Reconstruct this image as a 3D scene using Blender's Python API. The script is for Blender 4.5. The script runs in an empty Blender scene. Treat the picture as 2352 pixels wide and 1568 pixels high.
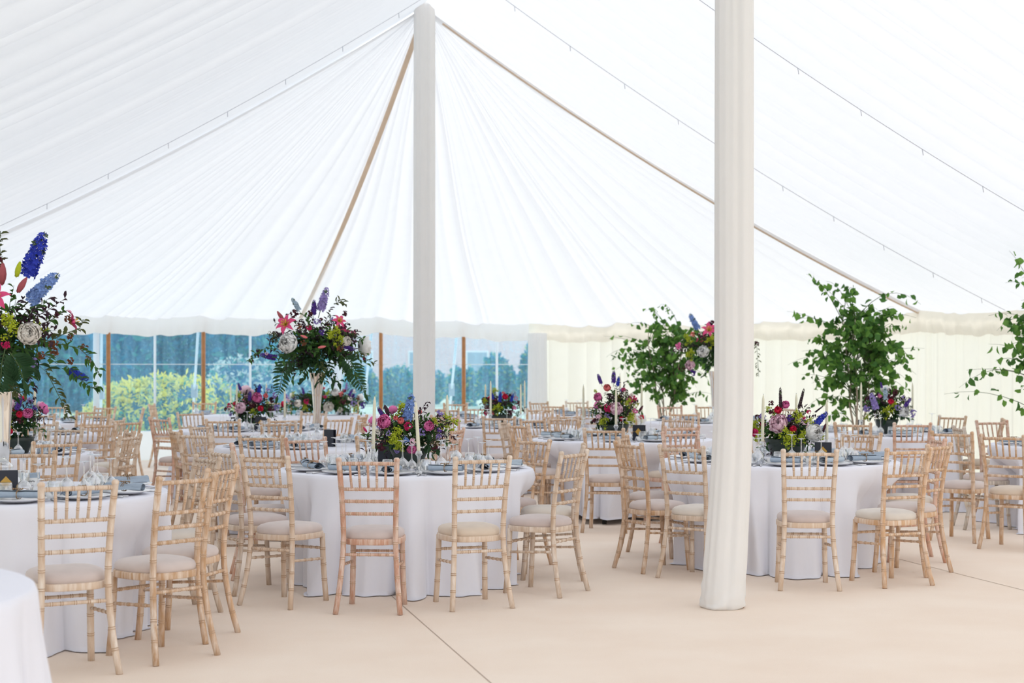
import bpy, math, random
from mathutils import Vector, Matrix, Euler
PI = math.pi
S = bpy.context.scene
COL = S.collection
sin, cos, atan2, hyp = math.sin, math.cos, math.atan2, math.hypot

# ------------------------------------------------------------------ camera
F, HOR, HC = 3600.0, 843.0, 1.455          # focal length in px, horizon row, camera height
cd = bpy.data.cameras.new('camera'); cam = bpy.data.objects.new('camera', cd); COL.objects.link(cam)
cam.location = (0, 0, HC); cam.rotation_euler = (PI/2, 0, 0)
cd.sensor_width = 36; cd.lens = F/2352*36; cd.shift_y = (HOR-784)/2352
cd.clip_end = 400
cd.dof.use_dof = True; cd.dof.focus_distance = 10.2; cd.dof.aperture_fstop = 3.2
S.camera = cam

def at(px, d, y=None, z=None):
    """world point seen at column px and depth d (row y or height z)"""
    return Vector(((px-1176)/F*d, d, z if z is not None else HC-(y-HOR)/F*d))

# ------------------------------------------------------------------ materials
def mat(name):
    m = bpy.data.materials.new(name); m.use_nodes = True
    nt = m.node_tree; nt.nodes.clear()
    o = nt.nodes.new('ShaderNodeOutputMaterial')
    return m, nt, o
def N(nt, t, **kw):
    n = nt.nodes.new(t)
    for k, v in kw.items():
        if hasattr(n, k) and not isinstance(v, (tuple, list)) and k not in n.inputs: setattr(n, k, v)
        else: n.inputs[k.replace('_', ' ')].default_value = v
    return n
def L(nt, a, b): nt.links.new(a, b)
def c4(c): return (c[0], c[1], c[2], 1)

def plain(name, col, rough=.6, var=.12, scale=20, metallic=0, trans=0, bump=0, coat=0):
    """principled colour with a soft noise variation, optional translucency for petals and leaves"""
    m, nt, o = mat(name)
    tc = N(nt, 'ShaderNodeTexCoord'); nz = N(nt, 'ShaderNodeTexNoise'); nz.inputs['Scale'].default_value = scale; nz.inputs['Detail'].default_value = 3
    L(nt, tc.outputs['Object'], nz.inputs['Vector'])
    mx = N(nt, 'ShaderNodeMix'); mx.data_type = 'RGBA'
    mx.inputs[6].default_value = c4([max(0, c*(1-var)) for c in col]); mx.inputs[7].default_value = c4([min(1, c*(1+var)) for c in col])
    L(nt, nz.outputs['Fac'], mx.inputs[0])
    b = N(nt, 'ShaderNodeBsdfPrincipled'); b.inputs['Roughness'].default_value = rough; b.inputs['Metallic'].default_value = metallic
    if coat: b.inputs['Coat Weight'].default_value = coat
    L(nt, mx.outputs[2], b.inputs['Base Color'])
    if bump:
        bp = N(nt, 'ShaderNodeBump'); bp.inputs['Strength'].default_value = bump; bp.inputs['Distance'].default_value = .002
        L(nt, nz.outputs['Fac'], bp.inputs['Height']); L(nt, bp.outputs[0], b.inputs['Normal'])
    if trans:
        t = N(nt, 'ShaderNodeBsdfTranslucent'); L(nt, mx.outputs[2], t.inputs['Color'])
        s = N(nt, 'ShaderNodeMixShader'); s.inputs[0].default_value = trans
        L(nt, b.outputs[0], s.inputs[1]); L(nt, t.outputs[0], s.inputs[2]); L(nt, s.outputs[0], o.inputs[0])
    else: L(nt, b.outputs[0], o.inputs[0])
    return m

def fabric(name, refl, tran, mixf, weave=0, var=.02, scale=6, back=None):
    """thin cloth: diffuse reflection plus diffuse transmission"""
    m, nt, o = mat(name)
    tc = N(nt, 'ShaderNodeTexCoord'); nz = N(nt, 'ShaderNodeTexNoise'); nz.inputs['Scale'].default_value = scale; nz.inputs['Detail'].default_value = 4
    L(nt, tc.outputs['Object'], nz.inputs['Vector'])
    def colour(c):
        mx = N(nt, 'ShaderNodeMix'); mx.data_type = 'RGBA'
        mx.inputs[6].default_value = c4([x*(1-var) for x in c]); mx.inputs[7].default_value = c4([min(1, x*(1+var)) for x in c])
        L(nt, nz.outputs['Fac'], mx.inputs[0]); return mx.outputs[2]
    d = N(nt, 'ShaderNodeBsdfDiffuse'); L(nt, colour(refl), d.inputs['Color'])
    t = N(nt, 'ShaderNodeBsdfTranslucent'); L(nt, colour(tran), t.inputs['Color'])
    if weave:
        bp = N(nt, 'ShaderNodeBump'); bp.inputs['Strength'].default_value = weave; bp.inputs['Distance'].default_value = .003
        n2 = N(nt, 'ShaderNodeTexNoise'); n2.inputs['Scale'].default_value = 9; n2.inputs['Detail'].default_value = 5
        L(nt, tc.outputs['Object'], n2.inputs['Vector'])
        L(nt, n2.outputs['Fac'], bp.inputs['Height']); L(nt, bp.outputs[0], d.inputs['Normal'])
    s = N(nt, 'ShaderNodeMixShader'); s.inputs[0].default_value = mixf
    L(nt, d.outputs[0], s.inputs[1]); L(nt, t.outputs[0], s.inputs[2]); L(nt, s.outputs[0], o.inputs[0])
    return m

def velvet():
    m, nt, o = mat('seat_velvet'); oi = N(nt, 'ShaderNodeObjectInfo'); tc = N(nt, 'ShaderNodeTexCoord'); nz = N(nt, 'ShaderNodeTexNoise'); nz.inputs['Scale'].default_value = 14; nz.inputs['Detail'].default_value = 4
    L(nt, tc.outputs['Object'], nz.inputs[0]); mr = N(nt, 'ShaderNodeMapRange'); mr.inputs[3].default_value = .88; mr.inputs[4].default_value = 1.1; L(nt, nz.outputs['Fac'], mr.inputs[0])
    vm = N(nt, 'ShaderNodeVectorMath'); vm.operation = 'SCALE'; L(nt, oi.outputs['Color'], vm.inputs[0]); L(nt, mr.outputs[0], vm.inputs['Scale'])
    b = N(nt, 'ShaderNodeBsdfPrincipled'); b.inputs['Roughness'].default_value = .9; b.inputs['Sheen Weight'].default_value = .3; L(nt, vm.outputs[0], b.inputs['Base Color']); L(nt, b.outputs[0], o.inputs[0]); return m
def limewash():
    """limed wood: object colour under streaks of white wash"""
    m, nt, o = mat('limewashed_wood')
    oi = N(nt, 'ShaderNodeObjectInfo'); tc = N(nt, 'ShaderNodeTexCoord')
    mp = N(nt, 'ShaderNodeMapping'); mp.inputs['Scale'].default_value = (40, 40, 5)
    L(nt, tc.outputs['Object'], mp.inputs['Vector'])
    ad = N(nt, 'ShaderNodeVectorMath'); ad.operation = 'ADD'
    cb = N(nt, 'ShaderNodeCombineXYZ'); ml = N(nt, 'ShaderNodeMath'); ml.operation = 'MULTIPLY'; ml.inputs[1].default_value = 37
    L(nt, oi.outputs['Random'], ml.inputs[0])
    for i in range(3): L(nt, ml.outputs[0], cb.inputs[i])
    L(nt, mp.outputs[0], ad.inputs[0]); L(nt, cb.outputs[0], ad.inputs[1])
    nz = N(nt, 'ShaderNodeTexNoise'); nz.inputs['Scale'].default_value = 1; nz.inputs['Detail'].default_value = 5; nz.inputs['Roughness'].default_value = .65
    L(nt, ad.outputs[0], nz.inputs['Vector'])
    rp = N(nt, 'ShaderNodeValToRGB'); rp.color_ramp.elements[0].position = .40; rp.color_ramp.elements[1].position = .76
    L(nt, nz.outputs['Fac'], rp.inputs[0])
    mx = N(nt, 'ShaderNodeMix'); mx.data_type = 'RGBA'; mx.inputs[7].default_value = (.87, .77, .675, 1)
    L(nt, rp.outputs[0], mx.inputs[0]); L(nt, oi.outputs['Color'], mx.inputs[6])
    b = N(nt, 'ShaderNodeBsdfPrincipled'); b.inputs['Roughness'].default_value = .55
    L(nt, mx.outputs[2], b.inputs['Base Color']); L(nt, b.outputs[0], o.inputs[0])
    return m

def glassy(name, tint=(.96, .98, .98), edge=.75, gloss=.06):
    """clear thin glass: passes light straight, mirrors at grazing angles"""
    m, nt, o = mat(name)
    lw = N(nt, 'ShaderNodeLayerWeight'); lw.inputs['Blend'].default_value = .35
    rp = N(nt, 'ShaderNodeMapRange'); rp.inputs[3].default_value = gloss; rp.inputs[4].default_value = edge
    L(nt, lw.outputs['Facing'], rp.inputs[0])
    t = N(nt, 'ShaderNodeBsdfTransparent'); t.inputs[0].default_value = c4(tint)
    g = N(nt, 'ShaderNodeBsdfGlossy'); g.inputs['Roughness'].default_value = .03; g.inputs['Color'].default_value = (1, 1, 1, 1)
    s = N(nt, 'ShaderNodeMixShader'); L(nt, rp.outputs[0], s.inputs[0]); L(nt, t.outputs[0], s.inputs[1]); L(nt, g.outputs[0], s.inputs[2])
    L(nt, s.outputs[0], o.inputs[0]); return m

def pvc():
    """scratched clear window vinyl: slightly blue, milky in vertical streaks and specks"""
    m, nt, o = mat('clear_window_vinyl')
    tc = N(nt, 'ShaderNodeTexCoord'); mp = N(nt, 'ShaderNodeMapping'); mp.inputs['Scale'].default_value = (9, 9, 1.2)
    L(nt, tc.outputs['Object'], mp.inputs[0])
    nz = N(nt, 'ShaderNodeTexNoise'); nz.inputs['Scale'].default_value = 1; nz.inputs['Detail'].default_value = 6; nz.inputs['Roughness'].default_value = .7
    L(nt, mp.outputs[0], nz.inputs['Vector'])
    n2 = N(nt, 'ShaderNodeTexNoise'); n2.inputs['Scale'].default_value = 26; n2.inputs['Detail'].default_value = 4; n2.inputs['Roughness'].default_value = .8
    L(nt, tc.outputs['Object'], n2.inputs['Vector'])
    r1 = N(nt, 'ShaderNodeMapRange'); r1.inputs[1].default_value = .4; r1.inputs[2].default_value = .75; r1.inputs[3].default_value = .14; r1.inputs[4].default_value = .36
    L(nt, nz.outputs['Fac'], r1.inputs[0])
    r2 = N(nt, 'ShaderNodeMapRange'); r2.inputs[1].default_value = .58; r2.inputs[2].default_value = .74; r2.inputs[3].default_value = 0; r2.inputs[4].default_value = .5
    L(nt, n2.outputs['Fac'], r2.inputs[0])
    sm = N(nt, 'ShaderNodeMath'); sm.operation = 'ADD'; sm.use_clamp = True; L(nt, r1.outputs[0], sm.inputs[0]); L(nt, r2.outputs[0], sm.inputs[1])
    t = N(nt, 'ShaderNodeBsdfTransparent'); t.inputs[0].default_value = (.80, .93, 1, 1)
    h = N(nt, 'ShaderNodeBsdfTranslucent'); h.inputs[0].default_value = (.42, .75, 1, 1)
    s = N(nt, 'ShaderNodeMixShader'); L(nt, sm.outputs[0], s.inputs[0]); L(nt, t.outputs[0], s.inputs[1]); L(nt, h.outputs[0], s.inputs[2])
    L(nt, s.outputs[0], o.inputs[0]); return m

M = {}
M['wood'] = limewash(); M['groove'] = plain('grooved_ring', (.52, .35, .23), .7, .2)
M['pad'] = velvet()
M['cloth'] = fabric('white_table_linen', (.86, .86, .93), (.84, .84, .91), .05, weave=.25)
M['lining'] = fabric('white_tent_lining', (.93, .93, .94), (.93, .935, .95), .42)
M['lining_l'] = M['lining']
M['wall_lining'] = fabric('cream_tent_lining', (.93, .915, .86), (.93, .905, .835), .36)
M['valance'] = fabric('white_valance_cotton', (.97, .97, .97), (.95, .95, .95), .1, var=.01)
M['valance_c'] = fabric('cream_valance_cotton', (.93, .895, .83), (.93, .88, .79), .46, var=.05, scale=9)
M['drape'] = fabric('draped_pole_cotton', (.92, .905, .885), (.9, .88, .86), .14, weave=.3)
M['skirt'] = fabric('white_window_skirting', (.9, .9, .93), (.9, .9, .95), .5)
M['strap'] = fabric('tan_webbing', (.80, .69, .58), (.82, .70, .58), .5, var=.1); M['cseam'] = plain('carpet_joint', (.52, .41, .33), .9, .1)
M['seam'] = plain('grey_seam_thread', (.50, .50, .56), .9, .1); M['slate'] = plain('roof_slate', (.30, .28, .32), .9, .1)
M['post'] = plain('varnished_pine', (.42, .17, .05), .4, .35, 14)
M['pvc'] = pvc()
M['pvc_seam'] = fabric('white_vinyl_seam', (.92, .93, .95), (.92, .93, .95), .5)
M['glass'] = glassy('clear_glass', (.965, .97, .98), 1.0, .13)
M['glass2'] = glassy('thick_glass', (.93, .95, .965), 1.0, .16)
M['silver'] = plain('mercury_glass', (.88, .87, .83), .10, .02, 30, metallic=1)
M['candle'] = plain('ivory_wax', (.86, .83, .66), .5, .03, trans=.15)
M['china'] = plain('white_china', (.82, .82, .84), .2, .01, coat=.3)
M['napkin'] = plain('slate_blue_linen', (.35, .42, .51), .9, .10, 60)
M['napkin2'] = plain('dusty_blue_linen', (.45, .52, .59), .9, .10, 60)
M['twine'] = plain('jute_twine', (.30, .19, .10), .9, .2)
M['steel'] = plain('polished_steel', (.62, .62, .64), .18, .05, metallic=1)
M['card'] = plain('black_card', (.012, .016, .03), .4, .1)
M['gold'] = plain('gold_print', (.62, .36, .06), .4, .2, 60)
M['paper'] = plain('white_card', (.86, .86, .86), .8, .02)
M['ink'] = plain('dark_ink', (.05, .05, .07), .7, .1)
M['bowl'] = plain('dark_green_bowl', (.020, .032, .026), .45, .3, 12)
M['foot'] = plain('black_rubber', (.01, .01, .01), .6, .1)
def petal(n, c, t=.12): M[n] = plain(n, c, .7, .15, 5, trans=t)
petal('pink', (.86, .22, .50)); petal('pale_pink', (.97, .64, .74)); petal('blush', (.98, .87, .81)); petal('white', (.99, .97, .93))
petal('magenta', (.62, .015, .14)); petal('red', (.70, .008, .06)); petal('coral', (.80, .20, .20)); petal('violet', (.10, .035, .32))
petal('blue', (.022, .045, .48)); petal('sky', (.20, .33, .68)); petal('lilac', (.36, .28, .62)); petal('lime', (.48, .56, .02))
petal('burgundy', (.085, .010, .022)); petal('rust', (.22, .075, .03)); petal('lilypink', (.74, .07, .22)); petal('powder', (.45, .58, .68))
petal('yellow', (.75, .55, .05)); petal('green', (.055, .15, .022), .35); petal('deepgreen', (.022, .075, .022), .3); petal('olive', (.10, .12, .035), .3)
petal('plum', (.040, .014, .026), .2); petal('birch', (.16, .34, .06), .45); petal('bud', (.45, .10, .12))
M['stem'] = plain('green_stem', (.06, .10, .03), .7, .2); M['bark'] = plain('birch_bark', (.42, .34, .27), .8, .3, 14)
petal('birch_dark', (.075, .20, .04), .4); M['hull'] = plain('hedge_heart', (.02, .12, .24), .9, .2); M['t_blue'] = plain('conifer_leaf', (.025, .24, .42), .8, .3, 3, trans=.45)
M['t_green'] = plain('shrub_leaf', (.06, .36, .36), .8, .3, 3, trans=.45); M['t_pale'] = plain('pale_blossom', (.66, .72, .68), .8, .2, 3, trans=.45)
M['t_yellow'] = plain('yellow_blossom', (1.0, .83, .16), .8, .15, 3, trans=.45); M['t_lime'] = plain('bright_leaf', (.50, .62, .26), .8, .25, 3, trans=.45)
M['brick'] = None

# ------------------------------------------------------------------ mesh helpers
class MB:
    def __init__(s): s.v, s.f, s.m, s.mi = [], [], [], 0
    def add(s, vs, fs):
        b = len(s.v); s.v += [tuple(v) for v in vs]
        s.f += [tuple(b+i for i in f) for f in fs]; s.m += [s.mi]*len(fs); return s
    def box(s, c, d, rot=None):
        vs = [Vector((x*d[0]/2, y*d[1]/2, z*d[2]/2)) for z in (-1, 1) for y in (-1, 1) for x in (-1, 1)]
        if rot: vs = [rot @ v for v in vs]
        return s.add([v+Vector(c) for v in vs], [(0, 2, 3, 1), (4, 5, 7, 6), (0, 1, 5, 4), (2, 6, 7, 3), (0, 4, 6, 2), (1, 3, 7, 5)])
    def tube(s, pts, rad, n=8, cap=True):
        pts = [Vector(p) for p in pts]; k = len(pts)
        if not isinstance(rad, (list, tuple)): rad = [rad]*k
        vs, fs = [], []; ref = None
        for i, p in enumerate(pts):
            t = (pts[min(i+1, k-1)]-pts[max(i-1, 0)]).normalized()
            if ref is None: ref = Vector((1, 0, 0)) if abs(t.x) < .9 else Vector((0, 1, 0))
            a = (ref-t*ref.dot(t)).normalized(); ref = a; b = t.cross(a)
            for j in range(n):
                an = 2*PI*j/n; vs.append(p+(a*cos(an)+b*sin(an))*rad[i])
        for i in range(k-1):
            for j in range(n):
                j2 = (j+1) % n; fs.append((i*n+j, i*n+j2, (i+1)*n+j2, (i+1)*n+j))
        if cap: fs += [tuple(range(n-1, -1, -1)), tuple((k-1)*n+j for j in range(n))]
        return s.add(vs, fs)
    def lathe(s, prof, n=20, c=(0, 0, 0), cap=False):
        vs = [(c[0]+r*cos(2*PI*j/n), c[1]+r*sin(2*PI*j/n), c[2]+z) for r, z in prof for j in range(n)]
        fs = [(i*n+j, i*n+(j+1) % n, (i+1)*n+(j+1) % n, (i+1)*n+j) for i in range(len(prof)-1) for j in range(n)]
        if cap: fs += [tuple(range(n-1, -1, -1)), tuple((len(prof)-1)*n+j for j in range(n))]
        return s.add(vs, fs)
    def grid(s, rows, closed=False):
        n = len(rows[0]); vs = [p for r in rows for p in r]
        fs = [(i*n+j, i*n+(j+1) % n, (i+1)*n+(j+1) % n, (i+1)*n+j) for i in range(len(rows)-1) for j in range(n if closed else n-1)]
        return s.add(vs, fs)
    def mesh(s, name, mats, smooth=True):
        me = bpy.data.meshes.new(name); me.from_pydata(s.v, [], s.f)
        for m in (mats if isinstance(mats, list) else [mats]): me.materials.append(m)
        if smooth: me.polygons.foreach_set('use_smooth', [True]*len(me.polygons))
        if any(s.m): me.polygons.foreach_set('material_index', s.m)
        me.update(); return me
    def build(s, name, mats, parent=None, smooth=True):
        return put(name, s.mesh(name, mats, smooth), parent)

def put(name, me, parent=None, loc=None, rot=None, scale=None):
    o = bpy.data.objects.new(name, me); COL.objects.link(o)
    if parent: o.parent = parent
    if loc is not None: o.location = loc
    if rot is not None: o.rotation_euler = rot
    if scale is not None: o.scale = scale if hasattr(scale, '__len__') else (scale,)*3
    return o
def thing(name, label, cat, loc=(0, 0, 0), rz=0, group=None):
    o = put(name, None, None, loc, (0, 0, rz)); return tag(o, label, cat, group)
def tag(o, label, cat, group=None):
    o['label'] = label; o['category'] = cat
    if group: o['group'] = group
    return o
def struct(name, mb, m, smooth=True, label=None):
    o = mb.build(name, m, None, smooth); o['kind'] = 'structure'
    o['label'] = label or ('the ' + name.replace('_', ' ') + ' of the white marquee'); o['category'] = name.split('_')[0]
    return o
def dup(root):
    r = root.copy(); COL.objects.link(r)
    for ch in root.children:
        c = ch.copy(); COL.objects.link(c); c.parent = r
    return r

# ------------------------------------------------------------------ the marquee
R = 6.8; C = Vector((-1.09, 19.5)); NP = Vector((1.345, 9.49))
u = (NP-C).normalized(); n_ = Vector((-u.y, u.x))            # u: along the ridge to the camera, n_: to the right wall
ZT = 5.967
def ray_hit(px):
    t = (px-1176)/F; a = t*t+1; b = -2*(C.x*t+C.y); c = C.x**2+C.y**2-R*R
    y = (-b+math.sqrt(b*b-4*a*c))/(2*a); return Vector((t*y, y))
def ang(p): d = p-C; return atan2(d.dot(-u), d.dot(n_))       # 0 at the right perpendicular, PI at the left one
POSTS = [(250, 724), (468, 724), (685, 725), (875, 727), (1065, 736), (1240, 742), (1423, 741), (1740, 739)]
EV = [(ang(ray_hit(px)), HC+(HOR-y)*ray_hit(px).y/F) for px, y in POSTS]+[(0, 2.21), (PI, 2.21), (PI*.87, 2.22)]
EV.sort()
def eave_z(a):
    for (a0, z0), (a1, z1) in zip(EV, EV[1:]):
        if a0 <= a <= a1+1e-6:
            t = (a-a0)/max(a1-a0, 1e-6); return z0+(z1-z0)*t-.05*4*t*(1-t)
    return 2.21
def eave_s(s): return 2.21-.09*abs(sin(PI*s/3.6))               # along the straight sides, posts every 3.6 m
def pt(s, w): p = C+u*s+n_*w; return p
def pleats(rng, length, lo, hi):
    ks = [0]
    while ks[-1] < length: ks.append(ks[-1]+rng.uniform(lo, hi))
    amp = [rng.uniform(.2, 1.3) for _ in ks]; return ks, amp
def pleat_samples(ks, amp, q=8, hw=.25):
    out = []
    for i in range(len(ks)-1):
        for j in range(q):
            f = j/q; e = f**.7
            out.append((ks[i]+(ks[i+1]-ks[i])*f, amp[i]*(sin(PI*e)**.8)*min(1.2, (ks[i+1]-ks[i])/hw)))
    return out

def slope(side, seed):
    rng = random.Random(seed); mb = MB()
    ks, amp = pleats(rng, 22.7, .10, .50); sm = [(s-.14, h+(.7 if i == 0 else 0)) for i, (s, h) in enumerate(pleat_samples(ks, amp, 7))]
    rows = []
    for k in range(25):
        t = k/24; row = []
        for s, h in sm:
            zr = ZT-.10*math.sin(PI*min(1, max(0, s/10.3)))
            z = zr+(eave_s(s)-zr)*t-.2*4*t*(1-t)-h*.055*(0.45+.55*sin(PI*min(1, t*1.1)))
            sh = .02*sin(3*t+s)*t
            p = pt(s+sh, side*(R*t+.02)); row.append((p.x, p.y, z))
        rows.append(row)
    mb.grid(rows if side > 0 else [r[::-1] for r in rows]); return mb
struct('ceiling_right', slope(1, 3), M['lining'], label='pleated white roof lining sloping to the cream wall')
struct('ceiling_left', slope(-1, 8), M['lining_l'], label='pleated white roof lining sloping down past the draped poles')
def fan():
    rng = random.Random(5); mb = MB()
    ks, amp = pleats(rng, PI, .016, .075); sm = pleat_samples(ks, amp, 7, .05)
    sm = [(a, h) for a, h in sm if a <= PI]; sm = [(a, h) for a, h in sm]+[(PI, 0)]
    rows = []
    for k in range(29):
        t = (k/28)**1.15; row = []
        for a, h in sm:
            r = .13+(R-.13)*t; d = n_*cos(a)-u*sin(a)
            g = a+.02*sin(5*t+9*a)*t*(1-t)*2; d = n_*cos(g)-u*sin(g)
            z = ZT-.12+(eave_z(a)-ZT+.12)*t-.2*4*t*(1-t)-h*(.012+.085*t)*(1-.5*t)
            p = C+d*r; row.append((p.x, p.y, z))
        rows.append(row)
    mb.grid([r[::-1] for r in rows]); return mb
struct('ceiling_end', fan(), M['lining'], label='radiating pleated white lining of the marquee end')

def ring_pts(a0, a1, step, rad):
    k = max(2, int(abs(a1-a0)*rad/step)); return [a0+(a1-a0)*i/k for i in range(k+1)]
def dirv(a): return n_*cos(a)-u*sin(a)
A_WIN = ang(ray_hit(1216)); A_L = PI
# valance over the end: white above the windows, cream above the wall
def valance(a0, a1, seed, straight=None, depth=.27):
    rng = random.Random(seed); mb = MB(); rows = []
    st = [(('a', a)) for a in ring_pts(a0, a1, .03, R)] if a0 is not None else []
    if straight: st = [('s', s) for s in straight]
    for k in range(7):
        t = k/6; row = []
        for kind, x in st:
            q = x*R if kind == 'a' else x+20
            w = .012*sin(q*26)+.010*sin(q*11+1)+.006*sin(q*43)
            zb = .02*abs(sin(q*5.2))+.008*sin(q*17)
            r = R-.03+w*t-.03*sin(PI*t)
            if kind == 'a': p = C+dirv(x)*r; z = eave_z(x)
            else: p = C+u*x+n_*r; z = eave_s(x)
            row.append((p.x, p.y, z+.01-(depth+zb)*t))
        rows.append(row)
    mb.grid(rows); return mb
struct('trim_1', valance(A_WIN, PI, 1), M['valance'], label='white scalloped valance along the top of the clear windows')
struct('trim_2', valance(0, A_WIN, 2), M['valance_c'], label='cream ruched valance above the curved cream wall')
struct('trim_3', valance(None, None, 3, [i*.03 for i in range(0, 640)]), M['valance_c'], label='cream ruched valance above the straight cream wall')
# pleated cream wall
def wall(stations, top):
    mb = MB(); rows = []
    rng = random.Random(11); ph = [rng.uniform(0, 6) for _ in range(4)]
    for k in range(6):
        t = k/5; row = []
        for kind, x in stations:
            q = x*R if kind == 'a' else x+20
            w = .065*(abs(sin(q*13+ph[0]+1.2*sin(q*3.1)))**.7-.5)+.03*sin(q*9+ph[1])
            r = R+.09+w*(.7+.3*t)
            if kind == 'a': p = C+dirv(x)*r; z = eave_z(x)
            else: p = C+u*x+n_*(r if top > 0 else -r); z = eave_s(x)
            row.append((p.x, p.y, z*(1-t)+.0*t))
        rows.append(row)
    mb.grid(rows); return mb
sts = [('a', a) for a in ring_pts(A_WIN, 0, .02, R)]+[('s', i*.02) for i in range(1, 960)]
struct('wall_right', wall(sts, 1), M['wall_lining'], label='pleated cream fabric wall behind the birch trees')
struct('wall_left', wall([('s', i*.03) for i in range(0, 640)], -1), M['wall_lining'], label='pleated cream fabric wall on the other side')
# clear windows between the posts, each over a white skirting
bays = [ang(ray_hit(px)) for px in (1216, 1065, 875, 685, 468, 250)]+[PI*.87, PI]
for i, (a0, a1) in enumerate(zip(bays, bays[1:])):
    mb = MB(); A = ring_pts(a0, a1, .12, R)
    rows = []
    for k in range(6):
        z = .45+(1.75)*k/5
        rows.append([((C+dirv(a)*(R+.05+.008*sin(a*60+k)))[:]+(z if k < 5 else eave_z(a)+.01,)) for a in A])
    mb.grid(rows)
    w = struct('window_%d' % (i+1), mb, M['pvc'], label=['clear vinyl window beside the gathered white curtain', 'clear vinyl window in front of the topiary hedge', 'clear vinyl window in front of the pink house',
        'clear vinyl window with the pale blossom shrub outside', 'clear vinyl window with the yellow bush outside', 'clear vinyl window beside the white strip of curtain', 'clear vinyl window past the tall flower vase'][i])
    am = (a0+a1)/2; mb = MB()
    for aa in ((am,) if i < 5 else (am, a0+.03)):
        p = C+dirv(aa)*(R+.03); mb.tube([(p.x, p.y, .45), (p.x, p.y, 2.1)], .02 if i < 5 else .05, 6)
    mb.build('seam', M['pvc_seam'], w)
    mb = MB(); z = 1.5
    mb.tube([((C+dirv(a)*(R+.04))[:]+(z,)) for a in A], .006, 4); mb.build('weld_line', M['pvc_seam'], w)
mb = MB(); A = ring_pts(A_WIN, PI, .05, R)
mb.grid([[((C+dirv(a)*(R+.05+.01*sin(a*70)))[:]+(z,)) for a in A] for z in (0, .2, .46)])
struct('baseboard_end', mb, M['skirt'], label='white fabric skirting under the clear windows')
# gathered curtain at the end of the windows
mb = MB(); pc = ray_hit(1238); rows = []
for k in range(14):
    t = k/13; row = []
    for j in range(48):
        a = 2*PI*j/48; r = (.14+.02*sin(a*9+2)+.01*sin(a*5))*(1+.25*t*t); d = (C-pc).normalized()*.12
        row.append((pc.x+d.x+r*cos(a), pc.y+d.y+r*sin(a)*.7, 2.02*(1-t)))
    rows.append(row)
mb.grid(rows, True)
tag(mb.build('curtain', M['lining']), 'gathered white curtain hanging where clear windows meet the cream wall', 'curtain')
# floor
mb = MB(); arc = [C+dirv(a)*(R+.03) for a in ring_pts(0, PI, .3, R)]
poly = [pt(26, R+.03)]+arc+[pt(26, -R-.03)]
mb.add([(p.x, p.y, 0) for p in poly], [tuple(range(len(poly)))])
m, nt, o = mat('beige_carpet')
tc = N(nt, 'ShaderNodeTexCoord'); nz = N(nt, 'ShaderNodeTexNoise'); nz.inputs['Scale'].default_value = 260; nz.inputs['Detail'].default_value = 3
n2 = N(nt, 'ShaderNodeTexNoise'); n2.inputs['Scale'].default_value = 1.3; n2.inputs['Detail'].default_value = 5
L(nt, tc.outputs['Object'], nz.inputs[0]); L(nt, tc.outputs['Object'], n2.inputs[0])
av = N(nt, 'ShaderNodeMath'); av.operation = 'ADD'; L(nt, nz.outputs['Fac'], av.inputs[0]); L(nt, n2.outputs['Fac'], av.inputs[1])
rp = N(nt, 'ShaderNodeValToRGB'); rp.color_ramp.elements[0].position = .55; rp.color_ramp.elements[0].color = (.86, .70, .575, 1)
rp.color_ramp.elements[1].position = 1.0; rp.color_ramp.elements[1].color = (.94, .815, .70, 1)
hv = N(nt, 'ShaderNodeMath'); hv.operation = 'MULTIPLY'; hv.inputs[1].default_value = .75; L(nt, av.outputs[0], hv.inputs[0]); L(nt, hv.outputs[0], rp.inputs[0])
bp = N(nt, 'ShaderNodeBump'); bp.inputs['Strength'].default_value = .5; bp.inputs['Distance'].default_value = .004; L(nt, nz.outputs['Fac'], bp.inputs['Height'])
b = N(nt, 'ShaderNodeBsdfPrincipled'); b.inputs['Roughness'].default_value = .95; L(nt, rp.outputs[0], b.inputs['Base Color']); L(nt, bp.outputs[0], b.inputs['Normal']); L(nt, b.outputs[0], o.inputs[0])
M['carpet'] = m
struct('floor', mb, m, False, 'pale beige carpet covering the marquee floor')
for i, (px, y) in enumerate(((930, 1395), (2090, 1290))):
    d = HC*F/(y-HOR); p0 = at(px, d, z=0); mb = MB()
    q = [p0+Vector((u.x, u.y, 0))*s for s in (-7, 10)]; w = Vector((n_.x, n_.y, 0))*.003
    mb.add([q[0]-w+Vector((0, 0, .002)), q[0]+w+Vector((0, 0, .002)), q[1]+w+Vector((0, 0, .002)), q[1]-w+Vector((0, 0, .002))], [(0, 1, 2, 3)])
    struct('trim_%d' % (4+i), mb, M['cseam'], False, ['dark carpet seam running from the centre table', 'dark carpet seam beside the table by the near pole'][i])
# roof straps and laced seams
def strap(name, pts, w, m, label):
    mb = MB(); rows = [[], []]
    for i, p in enumerate(pts):
        t = (pts[min(i+1, len(pts)-1)]-pts[max(i-1, 0)]); s = Vector((t.y, -t.x, 0)).normalized()*w/2
        rows[0].append(p-s); rows[1].append(p+s)
    mb.grid(rows); mb.grid([[p+Vector((0, 0, .006)) for p in r] for r in rows[::-1]])
    o = mb.build(name, m, None, False); o['kind'] = 'structure'; o['label'] = label; o['category'] = 'strap'; return o
def fanpt(a, t, dz=-.06):
    p = C+dirv(a)*(.13+(R-.13)*t); return Vector((p.x, p.y, ZT-.12+(eave_z(a)-ZT+.12)*t-.8*t*(1-t)+dz))
def slpt(s, t, side, dz=-.05):
    p = pt(s, side*R*t); zr = ZT-.10*math.sin(PI*min(1, max(0, s/10.3))); return Vector((p.x, p.y, zr+(eave_s(s)-zr)*t-.8*t*(1-t)+dz))
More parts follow.
